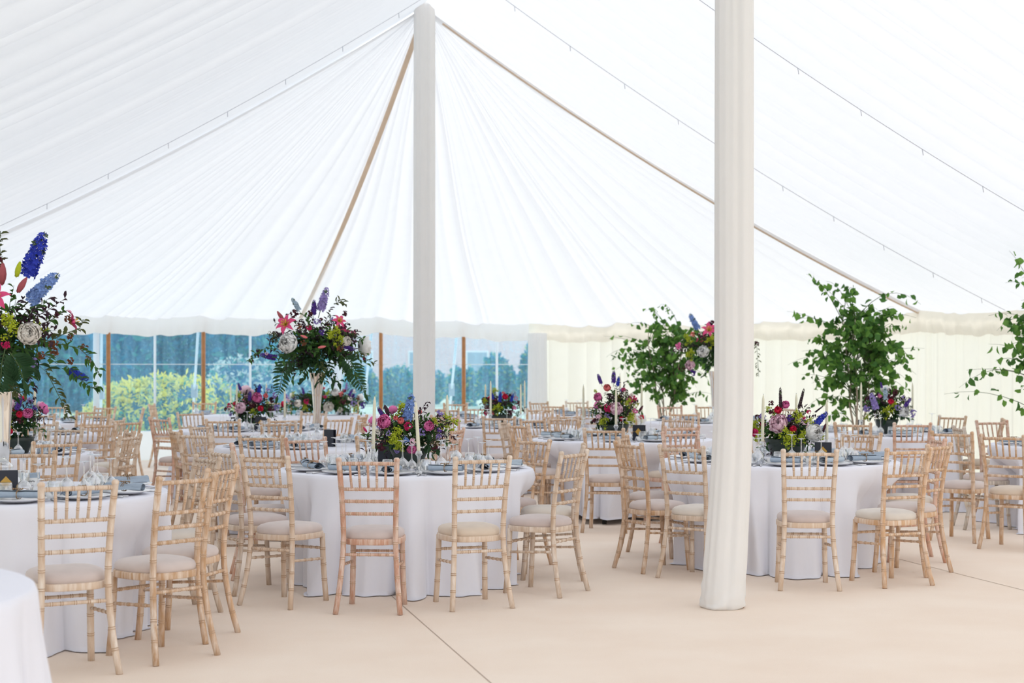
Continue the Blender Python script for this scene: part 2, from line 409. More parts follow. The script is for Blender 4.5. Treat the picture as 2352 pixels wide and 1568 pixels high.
strap('trim_6', [fanpt(.004, .015+i*.985/24, -.045) for i in range(25)], .07, M['strap'], 'tan strap running from the far pole top down to the cream wall')
strap('trim_7', [fanpt(ang(ray_hit(690)), .03+i*.97/24, -.05) for i in range(25)], .07, M['strap'], 'tan strap running from the far pole top down to the clear windows')
for i, (s, side) in enumerate(((2.3, 1), (5.6, 1), (1.6, -1))):
    mb = MB(); P = [slpt(s, .04+.94*k/40, side, -.05) for k in range(41)]
    mb.tube(P, .003, 4)
    for k in range(2, 40, 4): mb.tube([P[k], P[k]+Vector((u.x*.02, u.y*.02, -.06))], .0035, 4)
    struct('trim_%d' % (8+i), mb, M['seam'], label=['first', 'second', 'third', 'fourth'][i]+' thin laced seam across the pleated roof lining')

# draped poles
def pole(name, x, y, r, ztop, label, flare, lean, seed):
    rng = random.Random(seed); mb = MB(); rows = []; n = 72
    ph = [rng.uniform(0, 6.3) for _ in range(6)]
    zs = [0, .012, .03, .05, .08, .12, .17, .25, .35, .5, .7, .9, 1.2, 1.6, 2.1, 2.7, 3.3, 4, 4.7, 5.3, ztop]
    for z in zs:
        row = []; k = max(0, 1-z/1.3)
        for j in range(n):
            a = 2*PI*j/n
            f = .05*sin(5*a+ph[0]+.25*z)+.035*sin(9*a+ph[1]-.2*z)+.03*sin(14*a+ph[2])
            rr = r*(1+f+.18*k*k*flare)
            if z < .2: rr = r*(1+f*.5+.18*k*k*flare)*(1+.04*sin(z*60+3*sin(a*2+ph[3])))-(.02 if z < .01 else 0)
            cx = x-lean*k**1.3*.07
            row.append((cx+rr*cos(a), y+rr*sin(a), z+(.012*sin(3*a+ph[4]) if .02 < z < .2 else 0)))
        rows.append(row)
    mb.grid(rows, True); rt = thing(name, label, 'tent pole', (0, 0, 0))
    mb.build('fabric_sleeve', M['drape'], rt)
    mb2 = MB(); mb2.tube([(x, y, .005), (x, y, ztop)], r*.55, 12); mb2.build('mast', M['post'], rt)
    return rt
pole('draped_tent_pole', NP.x, NP.y, .114, ZT-.05, 'thick white fabric-draped pole standing close, hem gathered on the carpet', 1.0, 1, 2)
pole('draped_tent_pole', C.x, C.y, .128, ZT+.03, 'white fabric-draped pole standing farther back under the roof peak', .3, .2, 6)
# slim wooden side posts
lab = {250: 'slim brown wooden post behind the tall flowers at the table edge', 468: 'slim orange-brown post beside a slanted white guy rope', 685: 'slim wooden post hidden behind the trumpet vase flowers',
       875: 'slim orange-brown post between the trumpet vase and the far draped pole', 1065: 'slim orange-brown post on the curtain side of the far pole'}
lab.pop(685)
for px in lab:
    p = C+(ray_hit(px)-C)*(1+.014/R); a = ang(ray_hit(px)); mb = MB()
    mb.tube([(p.x, p.y, 0), (p.x, p.y, eave_z(a)-.02)], .034, 10)
    tag(mb.build('wooden_side_post', M['post']), lab[px], 'post')

# ------------------------------------------------------------------ chairs
def bamboo(mb, pts, r, rings, n=9, rr=.0018):
    """a turned rod with pairs of raised rings at fractions of its length"""
    pts = [Vector(p) for p in pts]; Ls = [0]
    for a, b in zip(pts, pts[1:]): Ls.append(Ls[-1]+(b-a).length)
    T = Ls[-1]
    def P(s):
        for i in range(len(pts)-1):
            if s <= Ls[i+1]+1e-9: return pts[i].lerp(pts[i+1], (s-Ls[i])/(Ls[i+1]-Ls[i]))
        return pts[-1]
    st = {0: r, T: r}
    for l in Ls[1:-1]: st[l] = r
    for q in rings:
        for d in (-.0052, .0052):
            s = q*T+d
            if .006 < s < T-.006: st[s-.0024] = r*.985; st[s] = r+rr; st[s+.0024] = r*.985
    ks = sorted(st); f0 = len(mb.f); mb.tube([P(s) for s in ks], [st[s] for s in ks], n)
    for i in range(len(ks)-1):
        if abs(max(st[ks[i]], st[ks[i+1]])-(r+rr)) < 1e-6:
            for q in range(n): mb.m[f0+i*n+q] = 1
def curve3(a, b, c, n=6):
    a, b, c = Vector(a), Vector(b), Vector(c); return [a*(1-t)**2+b*2*t*(1-t)+c*t*t for t in [i/n for i in range(n+1)]]
def make_chair():
    root = thing('banquet_chair', 'limewashed chair', 'chair')
    W = [M['wood'], M['groove']]
    for sx in (-1, 1):
        mb = MB()   # rear leg and back post in one
        P = curve3((sx*.192, -.245, 0), (sx*.158, -.175, .26), (sx*.155, -.175, .45), 5)+curve3((sx*.155, -.175, .45), (sx*.158, -.18, .66), (sx*.172, -.245, .905), 6)[1:]
        bamboo(mb, P, .0165, [.13, .24, .36, .46, .555, .64, .73, .825, .93])
        mb.lathe([(.0, .925), (.010, .924), (.017, .917), (.019, .908), (.0165, .902)], 8, (sx*.172, -.245, 0))
        mb.build('leg', W, root)
        mb = MB(); bamboo(mb, curve3((sx*.150, .145, .42), (sx*.152, .15, .2), (sx*.162, .170, 0), 4), .0175, [.22, .45, .68]); mb.build('leg', W, root)
        mb = MB(); bamboo(mb, [(sx*.166, -.195, .285), (sx*.156, .155, .265)], .0085, [.2, .4, .6, .8]); mb.build('stretcher', W, root)
    mb = MB(); bamboo(mb, curve3((-.168, -.238, .887), (0, -.262, .89), (.168, -.238, .887), 6), .0115, [.08, .26, .42, .58, .74, .92]); mb.build('top_rail', W, root)
    for z, y, x in ((.735, -.205, .162), (.662, -.191, .158), (.588, -.182, .156)):
        mb = MB(); bamboo(mb, curve3((-x, y, z), (0, y-.018, z), (x, y, z), 6), .0105, [.12, .28, .44, .6, .76, .9]); mb.build('back_rail', W, root)
    for k in range(5):
        x = (k-2)*.0535; mb = MB(); bamboo(mb, [(x, -.250+abs(k-2)*.003, .885), (x*.97, -.232, .81), (x*.93, -.212, .735)], .0075, [.3, .62], 7, .0014); mb.build('spindle', W, root)
    mb = MB(); bamboo(mb, [(-.160, -.180, .345), (.160, -.180, .345)], .0095, [.15, .3, .5, .7, .85]); mb.build('stretcher', W, root)
    mb = MB(); bamboo(mb, [(-.152, .152, .33), (.152, .152, .33)], .009, [.15, .3, .5, .7, .85]); mb.build('stretcher', W, root)
    def outline(k, n=36):
        o = []
        for j in range(n):
            a = 2*PI*j/n; c, s = cos(a), sin(a); e = .62
            x = math.copysign(abs(c)**e, c)*(.185 if s > 0 else .185-.028*abs(s)); y = math.copysign(abs(s)**e, s)*.195
            o.append((x*k, y*k-.0))
        return o
    def ring(k, z): return [(x, y, z) for x, y in outline(k)]
    mb = MB(); mb.grid([ring(.8, .402), ring(.99, .402), ring(1.0, .406), ring(1.0, .432), ring(.985, .437), ring(.8, .437)], True); mb.build('seat_frame', W, root)
    mb = MB(); rows = [ring(.93, .435), ring(.965, .445), ring(.97, .458), ring(.945, .472), ring(.88, .483), ring(.75, .491), ring(.5, .497), ring(.2, .5), ring(.01, .5)]
    mb.grid(rows, True); mb.build('seat_pad', M['pad'], root)
    return root
CHAIR = make_chair(); used = [False]
TINTS = {'pinkish': (.60, .32, .215), 'honey': (.57, .345, .19), 'cream': (.62, .46, .335), 'greyish': (.45, .385, .32)}
PADT = [(.60, .49, .42)]

TABLES = {  # key: (phrase, px of centre, depth of centre, radius)
 'T0': ('cropped corner table', None, None, .9), 'T1': ('front centre table', 932, 10.9, .89), 'T2': ('near pole table', 1790, 11.84, .89),
 'T3': ('front left table', 16, 8.78, .89), 'T4': ('trumpet vase table', 725, 14.1, .89), 'T5': ('left edge table', -45, 12.76, .89),
 'T6': ('third left-hand table', 21, 16.57, .89), 'T7': ('table behind the trumpet vase', 590, 17.7, .89), 'T9': ('middle table by the walkway', 1430, 15.4, .89),
 'T10': ('far pole table', 1158, 18.6, .89), 'T11': ('middle birch table', 2030, 16.57, .89), 'T12': ('right edge table', 2507, 14.2, .89),
 'T13': ('first birch table', 1640, 20.2, .89), 'T14': ('cream curtain table', 1350, 23.3, .85), 'T17': ('far window table', 1052, 22.0, .85), 'T18': ('yellow bush table', 110, 20.3, .85)}
def tcen(k):
    if k == 'T0': return Vector((-2.41, 4.84))
    p, px, d, r = TABLES[k]; return Vector(((px-1176)/F*d, d))
CH = [  # table, px of back, depth of back, tint, extra turn (deg)
 ('T1', 845, 9.22, 'pinkish', 0), ('T1', 1108, 9.40, 'cream', 0), ('T1', 1318, 10.05, 'cream', 8), ('T1', 1338, 10.85, 'cream', 0), ('T1', 1200, 11.62, 'honey', 0),
 ('T1', 712, 11.95, 'pinkish', 0), ('T1', 862, 12.15, 'honey', 0), ('T1', 609, 9.50, 'cream', 0), ('T1', 511, 10.12, 'cream', 0), ('T1', 559, 10.85, 'pinkish', 12),
 ('T3', 180, 7.34, 'cream', 0), ('T3', 428, 7.78, 'honey', 0), ('T3', 508, 8.42, 'honey', 0), ('T3', 385, 9.32, 'cream', 0), ('T3', 62, 10.0, 'honey', 0),
 ('T2', 1445, 11.2, 'honey', 0), ('T2', 1448, 12.15, 'honey', 0), ('T2', 1566, 10.72, 'cream', 0), ('T2', 1860, 10.2, 'cream', 0), ('T2', 2086, 10.38, 'honey', 0),
 ('T2', 2155, 10.98, 'honey', 0), ('T2', 2146, 11.85, 'pinkish', 0), ('T2', 1978, 12.85, 'honey', 0), ('T2', 1563, 13.05, 'pinkish', 0), ('T2', 1770, 13.2, 'cream', 0),
 ('T4', 600, 12.35, 'honey', 0), ('T4', 640, 15.35, 'honey', 0), ('T4', 1050, 13.75, 'pinkish', 0), ('T4', 447, 12.75, 'cream', 0), ('T4', 404, 13.5, 'honey', 0),
 ('T4', 480, 14.5, 'cream', 0), ('T4', 860, 15.4, 'honey', 0), ('T4', 985, 14.9, 'cream', 0),
 ('T5', 130, 11.35, 'honey', 0), ('T5', 298, 12.45, 'cream', 0), ('T5', 270, 13.2, 'honey', 0), ('T5', 150, 13.9, 'cream', 0), ('T5', 50, 14.2, 'honey', 0),
 ('T6', 226, 14.95, 'honey', 0), ('T6', 295, 15.7, 'honey', 0), ('T6', 262, 16.4, 'cream', 0), ('T6', 222, 17.8, 'honey', 0), ('T6', 90, 18.0, 'honey', 0), ('T6', 90, 15.3, 'cream', 0),
 ('T7', 512, 16.15, 'honey', 0), ('T7', 367, 16.7, 'pinkish', 0), ('T7', 437, 18.7, 'honey', 0), ('T7', 720, 18.85, 'cream', 0), ('T7', 778, 16.6, 'honey', 0), ('T7', 832, 17.5, 'honey', 0), ('T7', 655, 16.3, 'honey', 0),
 ('T9', 1387, 13.75, 'honey', 0), ('T9', 1204, 14.8, 'honey', 0), ('T9', 1172, 15.6, 'cream', 0), ('T9', 1228, 16.35, 'honey', 0), ('T9', 1290, 16.75, 'honey', 0), ('T9', 1565, 14.3, 'pinkish', 0),
 ('T9', 1556, 16.4, 'honey', 0), ('T9', 1645, 15.6, 'cream', 0),
 ('T10', 1146, 17.05, 'honey', 0), ('T10', 1022, 17.4, 'pinkish', 0), ('T10', 1268, 17.9, 'honey', 0), ('T10', 1025, 20.3, 'honey', 0), ('T10', 1240, 20.3, 'honey', 0),
 ('T11', 2094, 15.1, 'pinkish', 0), ('T11', 2183, 17.3, 'honey', 0), ('T11', 1896, 17.1, 'honey', 0), ('T11', 1960, 15.15, 'honey', 0), ('T11', 2275, 16.3, 'honey', 0),
 ('T12', 2190, 13.05, 'honey', 20), ('T12', 2236, 14.2, 'greyish', 0), ('T12', 2303, 12.45, 'honey', 0), ('T12', 2316, 15.7, 'pinkish', 0), ('T12', 2365, 15.6, 'honey', 0),
 ('T13', 1572, 18.5, 'honey', 0), ('T13', 1500, 20.6, 'honey', 0), ('T13', 1548, 21.9, 'pinkish', 0), ('T13', 1618, 21.95, 'honey', 0), ('T13', 1790, 20.7, 'honey', 0),
 ('T14', 1238, 24.3, 'honey', 0), ('T14', 1275, 22.3, 'honey', 0), ('T14', 1325, 24.75, 'cream', 0), ('T14', 1352, 21.95, 'honey', 0), ('T14', 1412, 24.2, 'honey', 0),
 ('T17', 1046, 23.5, 'honey', 0), ('T17', 1008, 20.95, 'honey', 0), ('T17', 1085, 21.0, 'honey', 0),
 ('T18', 217, 21.2, 'honey', 0), ('T18', 258, 20.5, 'honey', 0), ('T18', 205, 19.4, 'honey', 0), ('T18', 120, 21.8, 'honey', 0),
]
raw = []
for k, px, d, tint, turn in CH:
    c = tcen(k); bk = Vector(((px-1176)/F*d, d)); f = (c-bk).normalized(); th = math.radians(turn)
    f2 = Vector((f.x*cos(th)-f.y*sin(th), f.x*sin(th)+f.y*cos(th))); o = bk+f2*.238
    if (o-c).length < .96: o = c+(o-c).normalized()*.96
    raw.append([k, px, o, f2, tint, c])
for it in range(30):
    for i, a in enumerate(raw):
        for b in raw[:i]:
            e = a[2]-b[2]
            if e.length < .475: e = e.normalized()*(.478-e.length)/2; a[2] = a[2]+e; b[2] = b[2]-e
    for a in raw:
        e = a[2]-a[5]
        if e.length < .96: a[2] = a[5]+e.normalized()*.96
for a, row in zip(raw, CH):
    f = (a[5]-a[2]).normalized(); th = math.radians(row[4]); a[3] = Vector((f.x*cos(th)-f.y*sin(th), f.x*sin(th)+f.y*cos(th)))
SIDES = ['right', 'back right', 'back', 'back left', 'left', 'front left', 'front', 'front right']
seats = {}   # table -> list of dict
for k, px, o, f2, tint, c in raw:
    a = atan2(o.y-c.y, o.x-c.x)
    seats.setdefault(k, []).append(dict(px=px, o=o, f=f2, a=a, D=(o-c).length, tint=tint, side=SIDES[int(round(a/(PI/4))) % 8]))
ORD = ['first', 'second', 'third', 'fourth']
for k, ss in seats.items():
    for sd in SIDES:
        same = sorted([s for s in ss if s['side'] == sd], key=lambda s: s['px'])
        for i, s in enumerate(same): s['place'] = sd if len(same) == 1 else ORD[i]+' '+sd
def paint(root, tint, rng):
    c = TINTS[tint]; v = rng.uniform(.9, 1.12)
    p = rng.choice([(.60, .50, .47), (.62, .52, .485), (.64, .545, .51), (.68, .56, .45), (.70, .63, .56)])
    for ch in root.children: ch.color = (p[0], p[1], p[2], 1) if ch.name.startswith('seat_pad') else (c[0]*v, c[1]*v, c[2]*v, 1)
rngc = random.Random(4); allchairs = []
protos = []
for k, ss in seats.items():
    for s in ss:
        r = CHAIR if not used[0] else dup(CHAIR); used[0] = True
        r.location = (s['o'].x, s['o'].y, 0); r.rotation_euler = (0, 0, atan2(-s['f'].x, s['f'].y))
        tag(r, '%s limewashed bamboo-turned chair at the %s place, %s' % (s['tint'], s['place'], TABLES[k][0]), 'chair', 'banquet chairs around the '+TABLES[k][0])
        paint(r, s['tint'], rngc)

# ------------------------------------------------------------------ tablecloths
def round_cloth(k, seed):
    c = tcen(k); Rr = TABLES[k][3]; rng = random.Random(seed); n = 300; TH = .752; lift = .045 if k == 'T9' else 0
    ks = [0]
    while ks[-1] < n-9: ks.append(ks[-1]+rng.uniform(9, 27))
    ks[-1] = n; am = [rng.uniform(.5, 1.25) for _ in ks]; fold = []; i = 0
    for j in range(n):
        while j >= ks[i+1]: i += 1
        f = (j-ks[i])/(ks[i+1]-ks[i]); f = f**(.75+.5*(am[i]-.5)); fold.append(am[i]*(sin(PI*f)**.45)*1.25-.95+.08*sin(j*.9+seed))
    lim = [9.0]*n
    for s in seats.get(k, []):
        fr = s['D']-.235; hw = .25/max(.6, fr)
        for j in range(n):
            da = abs((2*PI*j/n-s['a']+PI) % (2*PI)-PI)
            lv = fr-.012+max(0, da-hw)*1.4
            lim[j] = min(lim[j], lv)
    mb = MB(); rows = []
    for r in (0.02, .3, .6, .85): rows.append([(Rr*r*cos(2*PI*j/n), Rr*r*sin(2*PI*j/n), TH+.0015*sin(j*.3+r*9)) for j in range(n)])
    rows.append([((Rr-.012)*cos(2*PI*j/n), (Rr-.012)*sin(2*PI*j/n), TH) for j in range(n)])
    rows.append([((Rr-.002)*cos(2*PI*j/n), (Rr-.002)*sin(2*PI*j/n), TH-.006) for j in range(n)])
    NT = 16
    for i in range(NT+3):
        t = min(1, (i+.4)/NT); row = []; pud = max(0, i-NT)
        for j in range(n):
            a = 2*PI*j/n; amp = .045+.15*t
            r = Rr+.004+.13*t*t*.8+.035*t+amp*t**.45*fold[j]
            w = min(1, max(0, (t-.12)/.2)); l = max(lim[j], Rr*.80)-.10*(.35-fold[j])*min(1, t*1.5)
            if r > l: r = r*(1-w)+l*w
            r = max(r, Rr*.70)
            z = (TH-.014-lift)*(1-t)+.006+lift
            if pud: r += .018*pud*(.5+fold[j]); z = .006+lift+.004*max(0, fold[j])
            row.append((r*cos(a), r*sin(a), max(.003, z)))
        rows.append(row)
    mb.grid(rows, True)
    o = mb.build('tablecloth', M['cloth']); o.location = (c.x, c.y, 0); return o
CLAB = {'T0': 'white cloth of the out-of-focus table cropped by the bottom left corner', 'T1': 'floor-length white cloth on the front centre table', 'T2': 'floor-length white cloth on the table by the near draped pole',
 'T3': 'floor-length white cloth on the front left table', 'T4': 'white cloth under the tall trumpet vase of flowers', 'T5': 'white cloth on the left edge table', 'T6': 'white cloth on the third left-hand table',
 'T7': 'white cloth on the table behind the trumpet vase', 'T9': 'white cloth on the middle table by the walkway, one table leg showing', 'T10': 'white cloth on the far pole table', 'T11': 'white cloth on the table before the middle birch tree',
 'T12': 'white cloth on the table cut by the right edge', 'T13': 'white cloth on the table before the first birch tree', 'T14': 'white cloth on the far table by the gathered curtain', 'T17': 'white cloth on the far table by the windows', 'T18': 'white cloth on the far table before the yellow bush'}
for i, k in enumerate(TABLES): tag(round_cloth(k, 20+i), CLAB[k], 'tablecloth', 'white round tablecloths')
c9 = tcen('T9'); t9 = thing('folding_table', 'round folding table under the cloth of the middle walkway table', 'table', (c9.x, c9.y, 0))
mb = MB(); mb.lathe([(.001, .70), (.86, .70), (.86, .735), (.001, .735)], 40); mb.build('tabletop', M['bark'], t9)
for a in (-1.83, -.6, .9, 2.2):
    mb = MB(); mb.tube([(.90*cos(a), .90*sin(a), 0), (.70*cos(a), .70*sin(a), .70)], .02, 8); mb.build('leg', M['foot'], t9)
# long top table by the windows
LT = (-4.75, -1.95, 22.75, 23.5)
mb = MB(); rows = []; per = []
def rrect(x0, x1, y0, y1, q, e):
    P = []
    for (x, y, nx, ny, ln) in ((x0, y0, 1, 0, x1-x0), (x1, y0, 0, 1, y1-y0), (x1, y1, -1, 0, x1-x0), (x0, y1, 0, -1, y1-y0)):
        k = int(ln/.03)
        for i in range(k): P.append((x+nx*ln*i/k+ny*e*q[len(P) % len(q)], y+ny*ln*i/k-nx*e*q[len(P) % len(q)]))
    return P
rq = random.Random(77); q = [.6*sin(i*.55)+.5*sin(i*.23+1) for i in range(400)]
cx, cy = (LT[0]+LT[1])/2, (LT[2]+LT[3])/2
base = rrect(*LT, q, 0)
rows.append([(cx+(x-cx)*.02, cy+(y-cy)*.02, .752) for x, y in base]); rows.append([(x, y, .752) for x, y in base])
for t in (.02, .2, .4, .6, .8, 1):
    P = rrect(LT[0]-.02-.05*t, LT[1]+.02+.05*t, LT[2]-.02-.05*t, LT[3]+.02+.05*t, q, .04*t)
    P = (P*2)[:len(base)] if len(P) < len(base) else [P[int(i*len(P)/len(base))] for i in range(len(base))]
    rows.append([(x, y,   .745*(1-t)+.005) for x, y in P])
mb.grid(rows, True)
tag(mb.build('tablecloth', M['cloth']), 'white cloth of the long top table in front of the clear windows', 'tablecloth')
TTC = [(379, 22.9, (1, 0)), (467, 24.0, (.1, -1)), (560, 24.05, (0, -1)), (640, 24.1, (0, -1)), (717, 24.1, (0, -1)), (795, 24.1, (0, -1))]
for i, (px, d, f) in enumerate(TTC):
    r = dup(CHAIR); f = Vector(f).normalized(); b_ = Vector(((px-1176)/F*d, d)); o = b_+f*.05
    r.location = (o.x, o.y, 0); r.rotation_euler = (0, 0, atan2(-f.x, f.y)); paint(r, 'honey', rngc)
    tag(r, 'honey limewashed chair at the long top table, '+['end place', 'first place behind it', 'second place behind it', 'third place behind it', 'fourth place behind it', 'last place behind it'][i], 'chair', 'chairs at the long top table')

# ------------------------------------------------------------------ place settings
def mk_plate():
    mb = MB(); mb.lathe([(.001, .004), (.085, .004), (.10, .008), (.142, .019), (.145, .021), (.143, .023), (.10, .012), (.085, .0085), (.001, .0085)], 36); return mb.mesh('dinner_plate', M['china'])
def mk_napkin(v):
    """a rolled linen napkin: layered spiral cross-section swept along x"""
    rng = random.Random(v); mb = MB(); rows = []; n = 40
    prof = []
    for j in range(n):
        t = j/(n-1); a = t*PI*4.6; r = .010+.017*t; prof.append((r*cos(a)*1.35, r*sin(a)*.85+.025))
    for i in range(13):
        s = i/12; x = (s-.5)*.23; k = 1-.24*math.exp(-((s-.5)/.13)**2)+.05*sin(s*9+v)
        rows.append([(x+.006*sin(j*.3), p[0]*k*(1+.12*sin(s*5+v)), .024+(p[1]-.024)*k) for j, p in enumerate(prof)])
    mb.grid(rows)
    fl = [[((s-.5)*.24, .030+.02*q, .012+.02*(1-q)+.002*sin(s*8)) for s in [i/8 for i in range(9)]] for q in (0, .5, 1)]
    mb.grid(fl); return mb.mesh('napkin', M['napkin'] if v % 2 else M['napkin2'])
def mk_twine():
    mb = MB(); P = []
    for i in range(26):
        a = 2*PI*i/25*2; P.append((.006*cos(a*.5), .033*cos(a), .024+.023*sin(a)))
    mb.tube(P, .0018, 5)
    mb.tube([(0, 0, .047), (.02, .012, .056), (.045, .016, .05)], .0015, 4); mb.tube([(0, 0, .047), (-.02, .015, .055), (-.04, .02, .05)], .0015, 4)
    for k in range(5): mb.tube([(-.03+.012*k, -.005+.004*(k % 2), .050), (-.026+.012*k, .002, .056)], .004, 5)
    return mb.mesh('twine', M['twine'])
def mk_wine(h, r):
    mb = MB(); b = .44*h
    prof = [(r*.80, .001), (r*.94, b*.25), (r, b*.5), (r*.9, b*.78), (r*.5, b*.97), (.008, b*1.06), (.0045, b*1.2), (.004, h*.85), (.006, h*.955), (.02, h*.978), (r*.85, h*.992), (r*.87, h), (.001, h)]
    mb.lathe(prof, 20)
    mb.lathe([(r*.77, .001), (r*.91, b*.25), (r*.96, b*.5), (r*.86, b*.77), (.004, b*.96)], 20); return mb.mesh('wine_glass', M['glass'])
def mk_tumbler():
    mb = MB(); mb.lathe([(.040, .001), (.037, .05), (.034, .083), (.031, .091), (.001, .092)], 20)
    mb.lathe([(.0375, .001), (.0345, .05), (.031, .074), (.001, .076)], 20)
    return mb.mesh('tumbler', M['glass2'])
def mk_fork():
    mb = MB(); mb.tube([(0, -.10, .004), (0, 0, .004), (0, .03, .007)], [.005, .0035, .004], 6)
    mb.box((0, .042, .008), (.024, .022, .002))
    for i in range(4): mb.tube([(-.0095+.0063*i, .05, .008), (-.0095+.0063*i, .095, .011)], [.0017, .001], 4)
    return mb.mesh('fork', M['steel'])
def mk_knife():
    mb = MB(); mb.tube([(0, -.11, .005), (0, .0, .005)], [.0065, .004], 6)
    mb.box((0, .055, .005), (.016, .11, .002)); return mb.mesh('knife', M['steel'])
def mk_placecard():
    mb = MB(); a = .62
    for s in (-1, 1):
        ro = Matrix.Rotation(s*a, 3, 'X'); mb.box((0, s*.016, .022), (.085, .001, .052), ro)
    return mb.mesh('place_card', M['paper'])
def mk_ink():
    mb = MB(); rng = random.Random(9); ro = Matrix.Rotation(-.62, 3, 'X'); P = []
    for i in range(24): P.append(ro @ Vector((-.025+.05*i/23, -.0016, .004*sin(i*1.7)+.003*sin(i*.8)))+Vector((0, -.016, .024)))
    mb.tube(P, .0011, 4); return mb.mesh('lettering', M['ink'])
PL, NK, TW, W1, W2, TB, FK, KN, PC, IK = mk_plate(), [mk_napkin(i) for i in range(4)], mk_twine(), mk_wine(.215, .042), mk_wine(.19, .035), mk_tumbler(), mk_fork(), mk_knife(), mk_placecard(), mk_ink()
NEAR = ('T1', 'T2', 'T3', 'T4', 'T9'); FAR = ('T14', 'T17', 'T18', 'T13', 'T6')
TH = .7545
rs = random.Random(31)
def setting(k, c, a, rad, place, near, far):
    ph = TABLES[k][0] if k in TABLES else 'long top table'; d = Vector((cos(a), sin(a))); t = Vector((-d.y, d.x)); rz = a+PI/2      # local +y points to the centre
    def P(r, tt): q = c+d*r+t*tt; return (q.x, q.y, TH)
    pr = rad-.19
    tag(put('dinner_plate', PL, None, P(pr, 0), (0, 0, rz)), 'white dinner plate at the %s place, %s' % (place, ph), 'plate', 'white plates on the '+ph)
    nk = thing('rolled_napkin', 'rolled blue-grey napkin at the %s place, %s' % (place, ph), 'napkin', Vector(P(pr, 0))+Vector((0, 0, .016)), rz+rs.choice([0, 0, .5, -.5, 1.2, PI/2])+rs.uniform(-.2, .2), 'rolled napkins on the '+ph)
    put('linen_roll', NK[rs.randrange(4)], nk); put('twine', TW, nk)
    if not far:
        tag(put('fork', FK, None, P(pr, -.18), (0, 0, rz+rs.uniform(-.1, .1))), 'steel fork at the %s place, %s' % (place, ph), 'fork', 'forks on the '+ph)
        tag(put('knife', KN, None, P(pr, .18), (0, 0, rz+rs.uniform(-.1, .1))), 'steel knife at the %s place, %s' % (place, ph), 'knife', 'knives on the '+ph)
    j = lambda: rs.uniform(-.012, .012)
    gr = rad-.40
    tag(put('wine_glass', W1, None, P(gr+j(), .05+j())), 'tall upturned wine glass at the %s place, %s' % (place, ph), 'wine glass', 'upturned wine glasses on the '+ph)
    if not far:
        tag(put('wine_glass', W2, None, P(gr+.075+j(), .115+j())), 'small upturned wine glass at the %s place, %s' % (place, ph), 'wine glass', 'upturned wine glasses on the '+ph)
        tag(put('tumbler', TB, None, P(gr+.03+j(), -.05+j())), 'upturned water tumbler at the %s place, %s' % (place, ph), 'tumbler', 'upturned tumblers on the '+ph)
    if near:
        pc = thing('place_card', 'white folded place card at the %s place, %s' % (place, ph), 'place card', P(pr-.175, -.08), rz+PI+rs.uniform(-.3, .3), 'place cards on the '+ph)
        put('folded_card', PC, pc); put('lettering', IK, pc)
for k, ss in seats.items():
    c = tcen(k); ss2 = sorted(ss, key=lambda s: s['a']); A = [s['a'] for s in ss2]
    for it in range(40):          # keep neighbours a plate apart
        for i in range(len(A)):
            j = (i+1) % len(A); g = (A[j]-A[i]) % (2*PI)
            if len(A) > 1 and g < .50: e = (.50-g)/2; A[i] -= e; A[j] += e
    for s, a in zip(ss2, A): setting(k, c, a, TABLES[k][3], s['place'], k in NEAR, k in FAR)
for i, px in enumerate((467, 560, 640, 700, 790)):
    x = (px-1176)/F*23.3; setting('LT', Vector((x, 22.75)), PI/2, .72, ['first', 'second', 'third', 'fourth', 'last'][i]+' back', False, True)

# table number cards, candles
def number_card(k, off, rz, label):
    c = tcen(k); r = thing('table_card', label, 'table card', (c.x+off[0], c.y+off[1], TH), rz)
    mb = MB(); mb.box((0, 0, .075), (.12, .006, .15)); mb.box((0, .03, .075), (.12, .006, .15)); mb.box((0, .015, .148), (.12, .03, .004)); mb.build('card_stand', M['card'], r, False)
    mb = MB(); mb.add([(0, -.0045, .12), (-.032, -.0045, .085), (0, -.0045, .05), (.032, -.0045, .085)], [(0, 1, 2, 3)])
    mb.add([(-.055, -.0045, .083), (-.032, -.0045, .085), (-.055, -.0045, .087)], [(0, 1, 2)]); mb.build('gold_emblem', M['gold'], r, False)
number_card('T3', (.13, -.42), .25, 'black table card with gold diamond emblem on the front left table')
number_card('T4', (.17, -.25), 2.4, 'black table card beside the trumpet vase foot')
number_card('T9', (.12, -.45), -.5, 'black table card beside the bowl on the middle walkway table')
number_card('T11', (-.28, -.2), 1.3, 'black table card on the middle birch table')
number_card('T2', (.26, -.35), -.3, 'black table card beside the dark bowl on the near pole table')
number_card('T1', (-.15, .3), 2.8, 'black table card behind the flowers on the front centre table')
number_card('T13', (.2, .2), 1.2, 'black table card on the first birch table')
number_card('T7', (.1, -.35), .4, 'black table card on the table behind the trumpet vase')
def mk_holder():
    mb = MB(); mb.lathe([(.001, 0), (.045, .002), (.045, .008), (.02, .016), (.011, .03), (.017, .042), (.011, .054), (.009, .09), (.013, .115), (.020, .125), (.026, .130), (.022, .136), (.019, .152), (.013, .15), (.012, .135), (.001, .135)], 16)
    return mb.mesh('candlestick', M['glass2'])
def mk_candle():
    mb = MB(); mb.lathe([(.012, 0), (.0125, .02), (.0105, .24), (.0095, .275), (.004, .300), (.001, .302)], 14, cap=True); return mb.mesh('wax', M['candle'])
def mk_wick():
    mb = MB(); mb.tube([(0, 0, .300), (0, 0, .310)], .0012, 4); return mb.mesh('wick', M['ink'])
HD, CN, WK = mk_holder(), mk_candle(), mk_wick()
